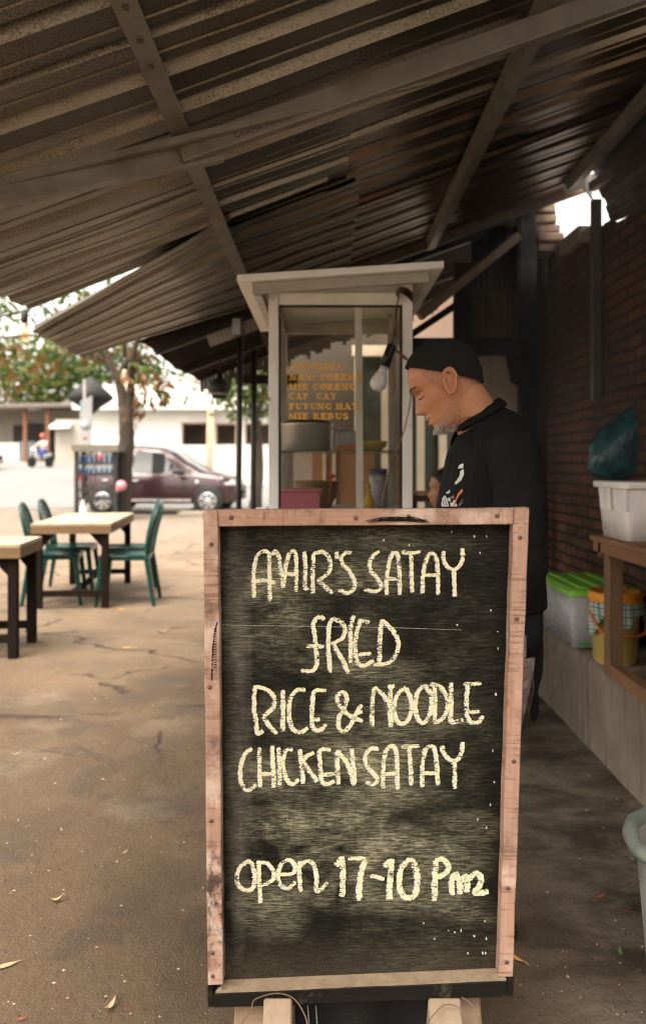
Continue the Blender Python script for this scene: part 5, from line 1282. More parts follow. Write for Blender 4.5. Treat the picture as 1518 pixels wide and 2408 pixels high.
# shirt print laid on the shirt, found by looking along the photo's line of sight
bv = BVHTree.FromObject(shirt, bpy.context.evaluated_depsgraph_get())
bj = bv
wh = mat("white_print", (.62,.62,.58), bump=0, rough=.8); og = mat("orange_print", (.62,.17,.05), bump=0, rough=.8); gy = mat("grey_print", (.16,.16,.16), bump=0, rough=.8)
def print_poly(name, polys, m, off=.0022):
    mb = MB()
    for poly in polys:
        pts = []
        for i in range(len(poly)):
            a, c = poly[i], poly[(i+1) % len(poly)]
            for k in range(3): pts.append((a[0]+(c[0]-a[0])*k/3, a[1]+(c[1]-a[1])*k/3))
        vs = []
        cen = (sum(p[0] for p in poly)/len(poly), sum(p[1] for p in poly)/len(poly))
        for p in pts + [cen]:
            px, py = (1550+p[0]/2.1686)*.58792, (1280+p[1]/2.1686)*.58792
            d = U(px,py,1) - Vector((0,0,CAM_Z)); h = bv.ray_cast(Vector((0,0,CAM_Z)), d.normalized())
            if h[0] is None: vs = None; break
            vs.append(h[0] + h[1]*off)
        if vs:
            n = len(pts); mb = MB(); mb.add(vs, [(i,(i+1)%n,n) for i in range(n)]); mb.build(name, m, shirt, recalc=False)
print_poly("shirt_graphic", [[(612,1290),(627,1256),(662,1245),(657,1285)],[(632,1312),(662,1290),(664,1340),(642,1392),(592,1430),(584,1415),(606,1385),(628,1350)],[(612,1385),(650,1350),(640,1390),(618,1398)],
  [(470,1600),(478,1545),(500,1522),(520,1550),(535,1618),(475,1618)],[(508,1500),(546,1472),(542,1500),(518,1508)],[(524,1546),(546,1540),(552,1575),(532,1572)],[(542,1590),(580,1578),(606,1600),(602,1618),(552,1618)],[(566,1575),(580,1560),(596,1572),(580,1585)]], wh)
print_poly("shirt_stripe", [[(655,1466),(655,1492),(627,1522),(602,1562),(584,1618),(572,1618),(592,1560),(612,1510),(638,1476)]], og, .003)
print_poly("shirt_lines", [[(482,1560),(488,1558),(500,1612),(494,1612)],[(500,1545),(506,1543),(520,1612),(514,1612)],[(622,1600),(660,1545),(662,1552),(628,1606)],[(616,1615),(660,1575),(662,1582),(626,1618)],[(556,1530),(580,1522),(584,1548),(560,1555)]], gy, .0034)
# satay tongs in his hands are hidden; he stands at a small grill behind the board
gr = thing("charcoal_grill", "low black charcoal grill the man stands at behind the chalkboard", "grill", (.18,2.18,0))
b = MB(); b.span(-.13,.13,-.26,.26,.58,.70); b.build("grill_trough", mat("black_grill_iron", (.02,.018,.017), rough=.7), gr, bevel=.004)
for x in (-.11,.11):
    for y in (-.23,.23):
        b = MB(); b.span(x-.012,x+.012,y-.012,y+.012,0,.5795); b.build("leg", bpy.data.materials["black_grill_iron"], gr)
# ================================================================== BEYOND THE STALL: bench, window, seated person, pink wall
pinkw = mat("pinkish_plaster", (.20,.135,.10), (.18,.12,.088), 2, rough=.9)
o = MB().span(.9, 1.62, 9.2, 9.4, 0, 3.4).build("pink_wall", pinkw); tag(o, "plain pinkish plaster wall of the house behind the stall", "wall")
wn = thing("barred_window", "green tinted window with cream vertical bars behind the man", "window", (0,0,0))
x0, x1 = U(840,0,7.6).x, U(1100,0,7.6).x; zt = U(0,838,7.6).z
b = MB(); b.span(x0,x1,7.66,7.68,.3,zt); b.build("pane", mat("dull_green_glass", (.085,.105,.085), (.05,.06,.05), 3, stretch=(2,1,.5), rough=.12, bump=0), wn)
crm = mat("cream_frame_paint", (.60,.51,.38), (.52,.43,.31), 5, rough=.6)
for px in (842, 905, 988, 1040, 1098):
    c = U(px,0,7.6).x; b = MB(); b.span(c-.035,c+.035,7.58,7.64,.3,zt); b.build("window_bar", crm, wn)
b = MB(); b.span(x0-.05,x1+.05,7.57,7.645,zt+.001,zt+.10); b.build("frame_head", crm, wn)
b = MB(); b.span(U(652,0,7.7).x,U(958,0,7.7).x,7.7,7.9,0,2.75); b.span(U(958,0,7.7).x,x1-.02,7.7,7.9,0,zt+.12); hw = b.build("house_wall", mat("beige_house_wall", (.062,.046,.032), (.045,.034,.024), 3)); tag(hw, "beige house wall holding the green barred window behind the stall", "wall")
bn = thing("bench", "brown wooden bench rail in front of the barred window", "bench", (0,0,0))
bwood = wood("bench_wood", (.28,.17,.10), (.19,.11,.065), 'x', 40); bdk = wood("bench_dark_wood", (.06,.04,.03), (.04,.028,.02), 'x', 40)
b = MB(); b.span(U(962,0,6.2).x, U(1105,0,6.2).x, 6.18, 6.21, U(0,1163,6.2).z, U(0,1154,6.2).z); b.build("top_rail", bwood, bn)
b = MB(); b.span(U(962,0,6.2).x, U(1105,0,6.2).x, 6.185, 6.205, U(0,1180,6.2).z, U(0,1164,6.2).z); b.build("back_board", bdk, bn)
for px in (972, 1095):
    c = U(px,0,6.2).x; b = MB(); b.span(c-.03,c+.03,6.212,6.26,0,U(0,1156,6.2).z); b.build("leg", bdk, bn)
b = MB(); b.span(U(962,0,6.2).x, U(1105,0,6.2).x, 5.85, 6.17, .42, .45); b.build("seat", bwood, bn)
b = MB(); b.span(U(970,0,6.2).x, U(978,0,6.2).x, 5.87, 5.93, 0, .4195); b.span(U(1090,0,6.2).x, U(1098,0,6.2).x, 5.87, 5.93, 0, .4195); b.build("front_legs", bdk, bn)
# panel of orange wood and cream slats seen through the cart
pn_ = thing("wooden_cabinet", "orange brown wooden cabinet standing behind the food cart", "cabinet", (0,0,0))
ow = wood("orange_cabinet_wood", (.34,.18,.085), (.27,.14,.065), 'z', 30)
b = MB(); b.span(U(735,0,5.8).x, U(880,0,5.8).x, 5.8, 6.1, .0, U(0,1052,5.8).z); b.build("carcass", ow, pn_, bevel=.005)
for px in (762, 785):
    c = U(px,0,5.8).x; b = MB(); b.span(c-.012,c+.012,5.775,5.799,.1,U(0,1064,5.8).z); b.build("cream_slat", crm, pn_)
b = MB(); b.span(U(690,0,5.9).x, U(734,0,5.9).x, 5.85, 6.05, 0, U(0,1010,5.9).z); b.build("side_panel", mat("pale_side_panel", (.42,.36,.30), (.34,.29,.24), 4), pn_)
# seated person, only head and shoulder show beside the shirt
b = MB(); YS = 4.6; ks = F/YS
def PS(px, py, dy=0): return Vector(((px-CX)/ks, YS+dy, CAM_Z-(py-HY)/ks))
hc = PS(1047,1150)
def hp(z, q):
    f = lerp_table([(-.12,-.03),(-.105,-.07),(-.07,-.082),(-.04,-.086),(0,-.084),(.02,-.09),(.06,-.085),(.1,-.04),(.115,-.004)], z); bk = lerp_table([(-.12,.01),(-.08,.05),(-.03,.09),(.04,.098),(.09,.065),(.115,.004)], z); h = lerp_table([(-.12,.016),(-.1,.042),(-.04,.064),(.03,.075),(.08,.06),(.115,.003)], z)
    x = (f+bk)/2 + (bk-f)/2*math.cos(q); y = h*math.sin(q)
    if math.cos(q) < 0: x -= .022*g(z+.035,.02)*g(y,.012) + .006*g(z-.02,.01)*g(abs(y)-.025,.02) + .006*g(z+.07,.012)*g(y,.02) - .008*g(z,.012)*g(abs(y)-.03,.014)
    return Vector((x,y,z))
b.rings([[hc + hp(-.12+.235*i/36, 2*math.pi*k/40) for k in range(40)] for i in range(37)])
for sy in (-1,1): b.tube([hc+Vector((.01,sy*.074,.02)), hc+Vector((.022,sy*.08,.01)), hc+Vector((.018,sy*.078,-.02)), hc+Vector((.006,sy*.072,-.03))], [.006,.009,.008,.006], 8)
b.tube([hc+Vector((.02,0,-.06)), hc+Vector((.03,0,-.13)), hc+Vector((.035,0,-.19))], [.05,.052,.07], 16)
b.rings([ell(hc+Vector((.04,0,dz)), rx, ry, 24) for dz, rx, ry in ((-.16,.07,.09),(-.20,.10,.18),(-.30,.115,.19),(-.45,.11,.16),(-.6,.13,.17),(-.66,.12,.16))])
for sy in (-1,1):
    sh_ = hc+Vector((.04,sy*.17,-.22)); el = sh_+Vector((.0,sy*.05,-.28)); wr = el+Vector((-.22,-sy*.06,-.02))
    b.tube([sh_,el,wr],[.05,.042,.03],12)
    for k in range(4): p = wr+Vector((-.07,(k-1.5)*.018,0)); b.tube([wr+Vector((-.01,(k-1.5)*.012,0)),p,p+Vector((-.035-.006*(k in (1,2)),0,-.012)),p+Vector((-.045,0,-.03))],[.016,.010,.0085,.007],8)
    b.tube([wr,wr+Vector((-.03,-sy*.03,.01)),wr+Vector((-.06,-sy*.045,0))],[.016,.011,.008],8)
    hip = hc+Vector((.03,sy*.09,-.64)); kn2 = hip+Vector((-.42,sy*.03,.02)); an2 = Vector((kn2.x+.02,kn2.y,.08))
    b.tube([hip,kn2,an2],[.085,.06,.04],12); b.tube([an2+Vector((.04,0,-.04)),an2+Vector((-.06,0,-.045)),an2+Vector((-.17,0,-.055))],[.03,.034,.02],10)
sp = link(fuse(b,.006,1), "person", skin_mat()); tag(sp, "blurred dark haired person seated low behind the man in the black jacket", "person")
b = MB(); b.rings([[hc + hp(-.01+.125*i/20, 2*math.pi*k/40)*1.10 + Vector((.008,0,.004)) for k in range(40)] for i in range(21)])
bm_ = b.build("hair", hair_b, sp)
bmx = bmesh.new(); bmx.from_mesh(bm_.data); bmesh.ops.bisect_plane(bmx, geom=bmx.verts[:]+bmx.edges[:]+bmx.faces[:], plane_co=hc+Vector((-.06,0,.055)), plane_no=Vector((-.8,0,-.6)), clear_outer=True); bmx.to_mesh(bm_.data); bmx.free()
b = MB(); b.rings([ell(hc+Vector((.04,0,dz)), rx, ry, 24) for dz, rx, ry in ((-.165,.075,.095),(-.20,.11,.20),(-.30,.125,.215),(-.45,.12,.18),(-.66,.14,.185))]); b.build("shirt", cloth("dark_red_shirt", (.05,.02,.018), (.035,.015,.014)), sp)
b = MB(); b.span(-.2,.2,-.2,.2,.0,.40); st_ = b.build("stool", bdk); st_.location = (hc.x+.05, YS, 0); tag(st_, "dark wooden box stool under the seated person behind the man", "stool")

# ================================================================== LANTERN, STRING LIGHTS, BALLOON
lt = thing("lantern", "small black hanging lamp with a row of white dots near the black posts", "lantern", (0,0,0))
YL2 = 6.3; c = U(516,0,YL2)
b = MB(); zt_, zb_ = U(0,906,YL2).z, U(0,937,YL2).z
b.lathe([(.012,zt_+.10),(.03,zt_+.05),(.085,zt_),(.088,zt_-.01),(.055,zb_),(.0,zb_)], (c.x,YL2,0), 20); b.build("shade", blackp, lt)
b = MB()
for k in range(7):
    a = R(205+22*k); q = Vector((c.x+.066*math.cos(a), YL2+.066*math.sin(a), zb_+.032)); b.tube([q+Vector((0,-.003,.010)), q+Vector((.006,-.003,0)), q+Vector((0,-.003,-.010)), q+Vector((-.006,-.003,0))], .0025, 5, closed=True)
b.build("white_ring_trim", mat("white_trim", (.7,.7,.66), bump=0), lt)
b = MB(); b.tube([(c.x,YL2,zt_+.10),(c.x+.01,YL2,zt_+.24)], .006, 6); b.build("hook", blackp, lt)
am = NT("amber_bulb_glass"); ag = am.n("ShaderNodeBsdfGlossy"); ag.inputs[0].default_value=(.9,.8,.65,1); ag.inputs[1].default_value=.05; at = am.n("ShaderNodeBsdfTransparent"); at.inputs[0].default_value=(.97,.84,.68,1)
axm = am.n("ShaderNodeMixShader"); axm.inputs[0].default_value=.18; am.l(at.outputs[0],axm.inputs[1]); am.l(ag.outputs[0],axm.inputs[2]); amber = am.done(axm.outputs[0])
fil = mat("bulb_filament", (.5,.25,.08), bump=0)
def string_bulb(px, py, Y, label, k=1.):
    t = thing("string_bulb", label, "light bulb", U(px,py,Y), 0, "bulbs on the string over the yard")
    b = MB(); b.lathe([(.006,.045*k),(.019*k,.035*k),(.020*k,-.02*k),(.015*k,-.03*k)], seg=14); b.build("socket", blackp, t)
    b = MB(); b.lathe([(.013*k,-.0305*k),(.022*k,-.055*k),(.033*k,-.095*k),(.030*k,-.125*k),(.014*k,-.148*k),(0,-.152*k)], seg=18); b.build("bulb", amber, t)
    b = MB(); b.tube([(-.006*k,0,-.05*k),(-.01*k,0,-.12*k),(.01*k,0,-.12*k),(.006*k,0,-.05*k)], .0025*k, 5); b.build("filament", fil, t)
string_bulb(294, 856, 5.6, "hanging amber filament bulb in front of the tree trunk", 1.0)
string_bulb(58, 745, 4.2, "hanging amber bulb under the roof edge at the far left", .9)
b = MB(); b.tube(catmull([(-1.33,4.6,1.9), U(240,838,5.5), U(294,845,5.6)+Vector((0,0,.0)), U(400,872,6.0), U(470,905,6.9)],8), .004, 5)
o = b.build("light_cable", blackp); tag(o, "thin black cable carrying the string bulbs below the roof edge", "cable")
b = MB(); b.tube(catmull([(-1.36,3.9,1.87), U(58,735,4.2)+Vector((0,0,.0)), U(10,742,4.2), U(-60,760,4.4)],8), .004, 5); o = b.build("light_cable", blackp); tag(o, "short black cable with a bulb at the left picture edge", "cable")
YB2 = 17.3; c = U(283,1145,YB2); b = MB(); b.lathe([(.0,-.13),(.03,-.115),(.02,-.10),(.075,-.05),(.115,.02),(.118,.05),(.09,.11),(.04,.14),(0,.147)], c, 20, M=Matrix.Rotation(R(38),3,'Y'))
o = b.build("balloon", mat("pink_balloon_rubber", (.52,.20,.22), rough=.3, bump=0)); tag(o, "pink balloon tied to the bottle rack in front of the tree trunk", "balloon")

# ================================================================== BOTTLE RACK
rk = thing("bottle_rack", "dark wooden roadside rack with shelves of blue water bottles", "rack", (0,0,0))
YK = 17.6; rw = mat("dark_rack_paint", (.018,.016,.015), (.013,.012,.011), 5)
xa, xb = U(176,0,YK).x, U(276,0,YK).x
for x in (xa+.045, xb-.045):
    for y in (YK, YK+.5):
        b = MB(); b.span(x-.045,x+.045,y-.03,y+.03,0,U(0,1062,YK).z-.002); b.build("post", rw, rk)
for py, h_ in ((1062,.0),(1087,.10),(1112,.13),(1150,.09),(1170,.12)):
    if h_:
        z = U(0,py,YK).z; b = MB(); b.span(xa+.091,xb-.091,YK-.02,YK+.5,z-h_*.5,z); b.build("shelf", rw, rk)
b = MB(); b.span(xa-.03,xb+.04,YK-.12,YK+.62,U(0,1062,YK).z,U(0,1046,YK).z); b.build("top_board", mat("mossy_board", (.13,.115,.085), (.09,.085,.06), 8), rk)
for px in (205,216):
    x = U(px,0,YK).x; b = MB(); b.span(x-.012,x+.012,YK+.25,YK+.28,U(0,1150,YK).z+.001,U(0,1112,YK).z-.07); b.build("spindle", steel_m, rk)
blue = mat("blue_bottle", (.006,.09,.22), (.005,.07,.18), 5, rough=.25, bump=0); clearb = mat("pale_bottle", (.30,.34,.36), rough=.2, bump=0)
proto = None
def make_bottle(k):
    t = thing("water_bottle", "", "bottle", (0,0,0))
    b = MB(); b.lathe([(.030,0),(.034,.01),(.034,.12),(.033,.125)], seg=12); b.build("label_band", blue, t)
    b = MB(); b.lathe([(.033,.1255),(.030,.15),(.014,.19),(.014,.20)], seg=12); b.build("neck", clearb, t)
    b = MB(); b.lathe([(.016,.2005),(.016,.222)], seg=10); b.build("cap", clearb, t); return t
zs1 = U(0,1087,YK).z+.002; zs2 = U(0,1112,YK).z+.002
ords = ["leftmost", "second from the left", "third from the left", "middle", "third from the right", "second from the right", "rightmost"]
for row, (zz, nm) in enumerate(((zs1,"upper shelf of the rack"),(zs2,"lower shelf of the rack"))):
    for k in range(7):
        x = xa+.13 + (xb-xa-.26)*k/6; lb = "blue labelled water bottle, %s on the %s" % (ords[k], nm)
        if proto is None: proto = make_bottle(1); o = proto; o["label"] = lb; o.location = (x,YK+.04,zz); o["group"] = "water bottles on the rack"
        else: o = dup(proto, (x, YK+.04, zz), 0, lb, "water bottles on the rack")
        o.scale = (1,1,1) if row == 0 else (1,1,.72)
b = MB(); b.lathe([(0,-.05),(.04,-.03),(.05,.01),(.03,.05),(0,.06)], U(236,1075,YK-.08), 12, M=Matrix.Rotation(.6,3,'Y')); o = b.build("red_balloon", mat("red_balloon_rubber", (.7,.07,.06), rough=.3, bump=0)); tag(o, "small red balloon in front of the rack's top shelf", "balloon")

# ================================================================== TREES
bark = mat("grey_brown_bark", (.050,.036,.024), (.028,.02,.014), 7, stretch=(1,1,.25), rough=.9, bump=.7, bscale=25, bdist=.02)
def leafmat(name, c, tr):
    s = NT(name); v = s.map(); n = s.noise(v, 3, 3); col = s.mix(s.ramp(n,.35,.65), c, tuple(x*.7 for x in c))
    d = s.bsdf(col, .5, 0, None, .3); t = s.n("ShaderNodeBsdfTranslucent"); s.setin(t.inputs[0], tuple(min(1,x*tr) for x in c))
    m = s.n("ShaderNodeMixShader"); m.inputs[0].default_value = .35; s.l(d, m.inputs[1]); s.l(t.outputs[0], m.inputs[2]); return s.done(m.outputs[0])
LG = [leafmat("leaf_mid_green", (.045,.085,.015), 2.2), leafmat("leaf_deep_green", (.024,.05,.011), 2), leafmat("leaf_rust_brown", (.125,.050,.013), 1.7), leafmat("leaf_yellow_green", (.11,.125,.025), 2)]
def leaf_cluster(mb, c, n, spread, L, rnd, wts, droop=.6):
    for _ in range(n):
        p = c + Vector((rnd.gauss(0,1)*spread, rnd.gauss(0,1)*spread, rnd.gauss(0,.8)*spread))
        d = Vector((rnd.uniform(-1,1), rnd.uniform(-1,1), -droop+rnd.uniform(-.8,.6))).normalized(); s_ = d.cross(Vector((rnd.uniform(-1,1),rnd.uniform(-1,1),rnd.uniform(-1,1)))).normalized()
        l = L*rnd.uniform(.6,1.25); w_ = l*.24; nn = s_.cross(d)*l*.08
        mi = rnd.choices(range(len(wts)), wts)[0]
        mb.add([p, p+d*l*.45+s_*w_, p+d*l, p+d*l*.45-s_*w_, p+d*l*.5+nn], [(0,1,4),(1,2,4),(2,3,4),(3,0,4)], mi)
def limb(mb, pts, r0, r1):
    P = catmull(pts, 5); n = len(P); mb.tube(P, [(r0+(r1-r0)*(i/(n-1))**.8)*(1+.06*math.sin(i*2.3)) for i in range(n)], 10)
YT_ = 18.4; rnd = random.Random(21)
tr = thing("roadside_tree", "leaning roadside tree with rust brown and green leaves beside the parked car", "tree", (0,0,0))
def UT(px,py,dy=0): return U(px,py,YT_) + Vector((0,dy,0))
tb_ = UT(291,1195); tb_.z = 0
b = MB(); limb(b, [tb_+Vector((-.03,0,-.1)), UT(288,1180), UT(292,1100), UT(298,1040), UT(297,985)], .22, .165)
limb(b, [UT(297,1000), UT(288,960,.1), UT(276,900,.2), UT(250,848,.3), UT(225,790,.5)], .15, .07)
limb(b, [UT(299,1000), UT(307,955), UT(313,910,-.2), UT(322,850,-.4), UT(345,770,-.5)], .13, .06)
limb(b, [UT(276,905,.2), UT(290,870,0), UT(300,840,-.3), UT(310,760,-.6)], .08, .04)
limb(b, [UT(250,850,.3), UT(180,815,.2), UT(90,790,0), UT(10,800,-.3)], .06, .025)
limb(b, [UT(240,830,.3), UT(150,760,.6), UT(60,700,.6)], .06, .02)
limb(b, [UT(322,855,-.4), UT(370,845,-.4), UT(400,870,-.5)], .04, .015)
b.build("trunk", bark, tr)
b = MB()
def canopy_pts(n):
    out = []
    while len(out) < n:
        px = rnd.uniform(-120, 420); py = rnd.uniform(560, 940); dy = rnd.uniform(-1.6, 1.8)
        low = 870 + 45*math.sin(px*.021+.6) + 18*math.sin(px*.075)                         # ragged hanging lower edge
        if px > 300: low = 950 + 18*math.sin(px*.11) - 1.2*abs(px-360)
        if py > low: continue
        if 215 < px < 300 and py > 850: continue
        if mnoise.noise(Vector((px*.018, py*.022, dy*.8))) < -.12: continue
        out.append((px, py, dy))
    return out
for px, py, dy in canopy_pts(200):
    f_low = max(0, min(1, (py-740)/160)); leaf_cluster(b, UT(px,py,dy), rnd.randint(5,9), .21, .25, rnd, (.34-.24*f_low, .28-.2*f_low, .20+.60*f_low, .22), droop=.7)
for px, py in ((330,905),(345,930),(340,950),(362,905),(390,915),(396,938),(330,965),(350,890),(375,885),(320,880)): leaf_cluster(b, UT(px,py,-.5), 9, .12, .24, rnd, (.12,.1,.66,.12), 1.2)
for px, py in ((385,875),(350,868),(320,855),(395,860),(370,850),(410,880)): leaf_cluster(b, UT(px,py,-.4), 10, .17, .22, rnd, (.45,.2,.1,.25), .6)
b.build("crown", LG, tr, recalc=False)
def far_tree(label, x, y, h, r, rz_=1., wts=(.3,.3,.05,.35), n=260, L=.5, seed=1, base=None):
    rr = random.Random(seed); t = thing("background_tree", label, "tree", (x,y,gz(x,y)), 0, "trees beyond the street")
    b = MB(); limb(b, [(0,0,-.1),(.1,0,h*.3),(-.05,.1,h*.6),(.1,0,h*.9)], .035*h, .01*h)
    for k in range(5): a = rr.uniform(0,6.3); limb(b, [(0,0,h*(.35+.08*k)), (math.cos(a)*r*.4, math.sin(a)*r*.4, h*(.5+.08*k)), (math.cos(a)*r*.8, math.sin(a)*r*.8, h*(.58+.08*k))], .014*h, .004*h)
    b.build("trunk", bark, t); b = MB()
    for _ in range(n):
        a, q, u = rr.uniform(0,6.28), rr.uniform(-1,1), rr.random()**.4
        p = Vector((math.cos(a)*math.sqrt(1-q*q)*r*u, math.sin(a)*math.sqrt(1-q*q)*r*u, h*.66 + q*h*.36*u*rz_))
        if mnoise.noise(p*1.1/r*2.2 + Vector((seed,0,0))) < -.18: continue
        leaf_cluster(b, p, 9, r*.10, L, rr, wts, .3)
    b.build("crown", LG, t, recalc=False); return t
far_tree("pale yellow green tree at the far left behind the low house", -25, 62, 9, 5.0, wts=(.25,.12,.03,.6), n=260, L=.75, seed=3)
far_tree("dense green tree rising beyond the low house's roof", -19.5, 66, 11, 5.0, wts=(.4,.3,.05,.25), n=260, L=.8, seed=4)
far_tree("green tree standing between the black posts and the white building", -1.75, 20.8, 5.0, 1.2, rz_=.5, wts=(.42,.2,.03,.35), n=200, L=.22, seed=6)
far_tree("shady tree behind the white building's right end", 4, 34, 8, 4, n=160, L=.6, seed=8)

# ================================================================== HOUSES ACROSS THE STREET
wb = thing("white_building", "long white single storey building with dark window openings behind the car", "building", (0,0,0))
YW = 30.; wl_m = mat("bright_white_plaster", (.62,.60,.555), (.55,.53,.485), 2, rough=.9, bump=.1, dirt=(.55,.47,.38), dscale=1.2, dlo=.62, dhi=.7)
def UW(px,py): return U(px,py,YW)
xw0, xw1 = UW(205,0).x, UW(690,0).x; zt = UW(0,965).z; z0 = gz(0,YW)-.1
op = [(426,488,993,1046),(506,556,995,1045),(575,640,995,1045)]
b = MB(); cur = xw0
for (a_, c_, t_, s_) in op:
    xa_, xb_ = UW(a_,0).x, UW(c_,0).x; b.span(cur, xa_, YW, YW+.2, z0, zt)
    b.span(xa_, xb_, YW, YW+.2, z0, UW(0,s_).z); b.span(xa_, xb_, YW, YW+.2, UW(0,t_).z, zt); cur = xb_
b.span(cur, xw1, YW, YW+.2, z0, zt); b.span(xw0, xw1, YW+4, YW+4.2, z0, zt); b.build("wall", wl_m, wb)
inner = mat("dim_interior", (.16,.12,.10), (.11,.085,.07), 2)
b = MB(); b.span(xw0+.3, xw1-.3, YW+2.2, YW+2.3, z0, zt-.1); b.build("interior_wall", inner, wb)
for (a_, c_, t_, s_) in op:
    xa_, xb_ = UW(a_,0).x, UW(c_,0).x
    b = MB(); zz0, zz1 = UW(0,s_).z, UW(0,t_).z
    b.span(xa_+.001, xa_+.06, YW+.06, YW+.12, zz0+.001, zz1-.001); b.span(xb_-.06, xb_-.001, YW+.06, YW+.12, zz0+.001, zz1-.001); b.span(xa_+.0601, xb_-.0601, YW+.061, YW+.119, zz1-.06, zz1-.001); b.build("window_frame", mat("bare_frame_wood", (.45,.30,.2), bump=0) if "bare_frame_wood" not in bpy.data.materials else bpy.data.materials["bare_frame_wood"], wb)
b = MB(); b.span(xw0-.4, xw1+.3, YW-.5, YW+4.4, zt, zt+.28); b.build("roof_slab", wl_m, wb)
b = MB(); b.span(xw0+.6, xw1-1, YW-.1, YW+.1, zt+.281, UW(0,905).z); b.build("parapet", wl_m, wb)
b = MB(); b.span(UW(400,0).x, UW(448,0).x, YW+.9, YW+3, UW(0,905).z, UW(0,880).z); b.build("roof_shed", mat("beige_far_plaster", (.5,.42,.35), bump=0), wb)
for px in (492, 500, 560):
    x = UW(px,0).x; b = MB(); b.tube([(x,YW-.45,z0),(x+.05,YW-.45,zt)], .05, 6); b.build("prop_pole", mat("bamboo_pole", (.48,.33,.2), bump=0) if "bamboo_pole" not in bpy.data.materials else bpy.data.materials["bamboo_pole"], wb)
lh = thing("low_house", "low house with dark verandah and grey roof across the street", "house", (0,0,0))
YH = 48.; 
def UH(px,py,dy=0): p = U(px,py,YH); p.y += dy; return p
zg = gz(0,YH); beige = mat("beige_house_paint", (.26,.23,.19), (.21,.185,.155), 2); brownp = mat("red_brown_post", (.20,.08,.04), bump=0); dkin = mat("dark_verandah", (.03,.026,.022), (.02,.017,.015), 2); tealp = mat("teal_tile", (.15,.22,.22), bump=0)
b = MB(); b.span(UH(-160,0).x, UH(178,0).x, YH+2.0, YH+2.2, zg, UH(0,958).z); b.build("wall", beige, lh)
for a_, c_, t_, s_ in ((3,36,996,1042),(38,75,992,1042),(80,97,992,1060)):
    b = MB(); b.span(UH(a_,0).x, UH(c_,0).x, YH+1.9, YH+1.995, UH(0,s_).z, UH(0,t_).z); b.build("window", dkin, lh)
b = MB(); b.span(UH(99,0).x, UH(109,0).x, YH+1.86, YH+1.895, zg, UH(0,1000).z); b.build("door", mat("black_doorway", (.01,.01,.01), bump=0), lh)
b = MB(); b.span(UH(37,0).x, UH(77,0).x, YH+.6, YH+.7, zg, UH(0,1037).z); b.build("teal_parapet", tealp, lh)
b = MB(); b.span(UH(-40,0).x, UH(36,0).x, YH+.6, YH+.7, zg, UH(0,1040).z); b.build("white_parapet", wl_m, lh)
for px in (-40,60,113):
    x = UH(px,0).x; b = MB(); b.span(x-.1,x+.1,YH-.1,YH+.1,zg,UH(0,962).z); b.build("verandah_post", brownp, lh)
b = MB(); b.hexa([UH(-170,966,-.5),UH(200,960,-.5),UH(200,948,5),UH(-170,950,5),UH(-170,962,-.5),UH(200,955,-.5),UH(200,930,5),UH(-170,935,5)]); b.build("verandah_roof", mat("brown_eave", (.06,.044,.033), bump=0), lh)
b = MB(); b.hexa([UH(58,962,2),UH(186,962,2),UH(186,948,9),UH(58,950,9),UH(92,932,4.5),UH(176,931,4.5),UH(176,929,6.5),UH(92,930,6.5)]); b.build("upper_roof", mat("grey_tile_roof", (.17,.14,.125), (.14,.115,.10), 6), lh)
ks_ = thing("roadside_kiosk", "small cream kiosk with an awning beside the low house", "kiosk", (0,0,0))
def UK(px,py,dy=0): p = U(px,py,46.); p.y += dy; return p
zk = gz(0,46.6)
b = MB(); b.span(UK(122,0).x, UK(186,0).x, 46.6, 48, zk, UK(0,985).z); b.build("kiosk_body", mat("cream_kiosk", (.34,.31,.26), (.29,.26,.22), 3), ks_)
b = MB(); b.hexa([UK(116,1009,0),UK(164,1007,0),UK(164,1000,.58),UK(116,1002,.58),UK(116,1002,0),UK(164,1000,0),UK(164,992,.58),UK(116,994,.58)]); b.build("awning", wl_m, ks_)
# white banner on its pole, dark parasol behind it
YBN = 20.; pole_m = mat("grey_pole", (.34,.32,.30), bump=0)
bnr = thing("banner", "tall white vertical banner with a small emblem on a pole", "banner", (0,0,0))
b = MB(); p0_ = U(199,0,YBN); b.tube([(p0_.x,YBN,0),(p0_.x,YBN,U(0,892,YBN).z)], .035, 8); b.build("pole", pole_m, bnr)
b = MB(); b.prism([U(187,1050,YBN-.06),U(215,1050,YBN-.06),U(217,930,YBN-.06),U(189,943,YBN-.06)], (0,.012,0)); bcl = b.build("banner_cloth", mat("white_banner_cloth", (.36,.37,.37), (.32,.33,.33), 3, bump=0), bnr)
b = MB(); b.prism([U(188,965,YBN-.064),U(193,965,YBN-.064),U(193,946,YBN-.064),U(189,948,YBN-.064)], (0,.003,0)); b.build("teal_corner", mat("teal_print", (.15,.42,.45), bump=0), bcl)
b = MB(); b.lathe([(.13,-.002),(.13,.002)], U(202,1000,YBN-.066), 16, M=Matrix.Rotation(R(90),3,'X')); b.build("grey_emblem", mat("grey_emblem_print", (.36,.40,.42), bump=0), bcl)
b = MB(); b.lathe([(.06,-.002),(.06,.002)], U(200,1028,YBN-.066), 12, M=Matrix.Rotation(R(90),3,'X')); b.build("red_emblem", mat("red_emblem_print", (.5,.25,.22), bump=0), bcl)
ps = thing("parasol", "dark folded market parasol behind the white banner", "parasol", (U(212,0,21).x,21.05,0))
b = MB(); zc = U(0,885,21).z
vs = [(0,0,zc)]; N = 12
b.lathe([(.02,zc),(.30,zc-.25),(.62,zc-.55),(.56,zc-.62),(.30,zc-.78),(.10,zc-.95),(.03,zc-1.0)], (0,0,0), 10); b.build("canopy", mat("black_parasol_cloth", (.02,.019,.018), bump=0), ps)
b = MB(); b.tube([(0,0,0),(0,0,zc-.98)], .03, 8); b.build("pole", pole_m, ps)

